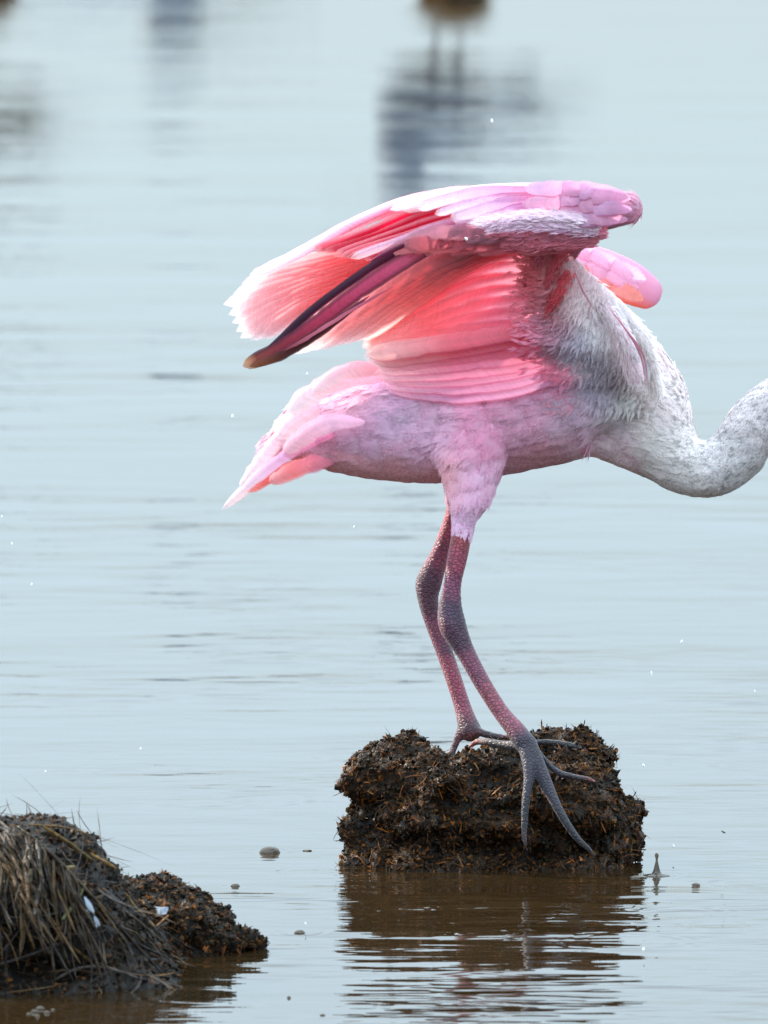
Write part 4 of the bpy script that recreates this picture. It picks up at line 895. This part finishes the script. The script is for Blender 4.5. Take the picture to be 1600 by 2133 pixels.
def deb(x, y, L_, h, lb):
    bm = bmesh.new(); bmesh.ops.create_icosphere(bm, subdivisions=2, radius=1)
    for v in bm.verts: v.co = Vector((v.co.x * L_ * PX, v.co.y * L_ * PX * .5, v.co.z * h)) * (1 + .3 * mn.noise(v.co * 2 + Vector((x, y, 0))))
    me = bpy.data.meshes.new('debris'); bm.to_mesh(me); bm.free(); o = link('floating_debris', me, MDEB); o.location = W(x, y); tag(o, lb, 'debris')
deb(1330, 1828, 22, .0016, 'dark scrap floating at the right foot of the peat clump')
deb(602, 2079, 4, .0015, 'tiny dark scrap on the water below the brown bubble')
deb(672, 2115, 5, .0012, 'speck of debris near the bottom edge')
deb(640, 1772, 10, .001, 'dark scrap floating beside the large bubble')
deb(1450, 1843, 9, .0016, 'small scrap at the tip of the long ripple, right')
# insect-like speck in the air
bm = bmesh.new(); bmesh.ops.create_icosphere(bm, subdivisions=2, radius=.0012)
for v in bm.verts: v.co.x *= 1.7; v.co.z *= .6
me = bpy.data.meshes.new('fly'); bm.to_mesh(me); bm.free(); o = link('fly', me, MDEB); o.location = P(1507, 1733, -.05); o.rotation_euler = (0, R(30), 0); tag(o, 'tiny dark fly in the air right of the clump', 'insect')

# ================================================================== birds and clump beyond the frame whose reflections show
MWB = M_plain('shaded_white_plumage', (0.13, 0.15, 0.19), .8, .2, (30, .002), .15)  # white birds, with their backlit blue-grey shade put into this colour
MDK = M_plain('dark_bill_and_legs', (0.03, 0.025, 0.025), .5, .4)
MBR = M_plain('brown_mud', (0.04, 0.03, 0.02), .8, .3, (12, .02), .5)
def wader(loc, s, flip, label, cat='bird'):
    root = empty('wading_bird', loc); tag(root, label, cat)
    b = Blob()
    b.tube([(-.36, 0, .40, .012, .02), (-.26, 0, .38, .035, .05), (-.12, 0, .36, .10, .11), (.05, 0, .36, .17, .14), (.13, 0, .46, .13, .12), (.15, 0, .58, .07, .07), (.12, 0, .68, .04, .04), (.14, 0, .74, .035, .03), (.18, 0, .76, .04, .033), (.215, 0, .755, .02, .02)], n=60, world=True)
    b.tube([(-.05, -.10, .40, .08, .03), (-.20, -.08, .30, .05, .02), (-.30, -.04, .24, .015, .01)], n=20, world=True)
    b.tube([(-.10, .06, .40, .05, .02), (-.34, .05, .335, .022, .014), (-.52, .04, .30, .006, .006)], n=20, world=True)
    for sx in (-.035, .05): b.tube([(0 + sx, sx, .26, .03, .03), (.01 + sx, sx, .18, .014, .014), (-.01 + sx, sx, .11, .008, .008), (.01 + sx, sx, .02, .007, .007)], n=16, world=True, ref=(0, 1, 0))
    me = b.mesh('body', .009, 3); o = link('body', me, MWB, root); 
    b = Blob(); b.tube([(.20, 0, .755, .014, .016), (.28, 0, .735, .009, .012), (.38, 0, .70, .006, .012), (.42, 0, .685, .005, .018)], n=16, world=True); link('bill', b.mesh('bill', .004, 2), MDK, root)
    root.scale = (s * flip, s, s); root.rotation_euler = (0, 0, 0); return root
def low_clump(loc, rx, ry, rz, label, seed):
    b = Blob()
    for k in range(9):
        a = k * 2.4 + seed; rr = .55 * (k / 9) ** .5; b.ball((rr * rx * math.cos(a), rr * ry * math.sin(a), 0), .5, (rx * .9, ry * .9, rz * random.uniform(1.3, 2)))
    me = b.mesh('core', .012, 1); V = verts_np(me); N_ = normals_np(me)
    V = V + N_ * np.array([mn.fractal(Vector(v) * 14 + Vector((seed, 0, 0)), .8, 2, 4) * .014 for v in V])[:, None]; set_verts(me, V)
    set_color(me, np.tile(lin((60, 46, 32)), (len(V), 1)))
    root = empty('peat_clump', loc); tag(root, label, 'clump'); o = link('core', me, MBR, root)
    B_, Nn = sample_surface(me, 900, lambda p, n_: (p[:, 2] > 0) * 1.0)
    m_ = blades('fibres', B_, rng.normal(0, 1, (900, 3)), Nn, rng.uniform(.02, .07, 900), .006, np.tile(lin((90, 70, 45)), (900, 1)), lift=rng.uniform(.2, 1.5, 900), soft=False)
    f = link('fibres', m_, MFIB, root); tag(f, kind='stuff'); return root
c0 = W(950, -4); low_clump((c0.x, c0.y, 0), .10, .16, .03, 'small brown clump at the top edge, only its reflection in view', 1.0)
wader((c0.x - .02, c0.y + .02, .03), .9, -1, 'white wading bird just above the top edge, reflected over the pink wing')
c1 = W(-75, -14); low_clump((c1.x, c1.y, 0), .16, .16, .04, 'brown clump beyond the upper left corner, outside the frame', 2.0)
wd_ = wader((c1.x, c1.y + .02, .13), .8, -1, 'dark wading bird beyond the upper left corner, its tail reflected at the left edge')
for ch_ in wd_.children: ch_.data.materials.clear(); ch_.data.materials.append(MBR)
c2 = W(365, -158)
def pelican(loc):
    root = empty('pelican', loc); tag(root, 'pale pelican swimming above the top edge, reflected at the upper left', 'bird')
    b = Blob()
    b.tube([(-.42, 0, .10, .03, .05), (-.30, 0, .10, .09, .13), (-.10, 0, .09, .13, .17), (.08, 0, .09, .11, .15), (.18, 0, .08, .05, .08)], n=40, world=True)
    b.tube([(.06, 0, .10, .09, .08), (.12, 0, .20, .07, .06), (.08, 0, .30, .062, .055), (.07, 0, .37, .062, .055), (.10, 0, .41, .05, .05)], n=30, world=True)
    link('body', b.mesh('body', .01, 3), MWB, root)
    b = Blob(); b.tube([(.12, 0, .40, .035, .04), (.22, 0, .36, .035, .03), (.36, 0, .335, .022, .025), (.48, 0, .33, .008, .02), (.50, 0, .32, .014, .016)], n=24, world=True); link('bill', b.mesh('bill', .006, 2), MDK, root)
    b = Blob(); b.tube([(.0, 0, .42, .03, .04), (.07, 0, .44, .05, .055), (.14, 0, .42, .035, .045)], n=12, world=True); link('crest', b.mesh('crest', .006, 2), MDK, root)
    return root
pe = pelican((c2.x - .12, c2.y, 0)); pe.scale = (1.35, 1.2, 1.0)
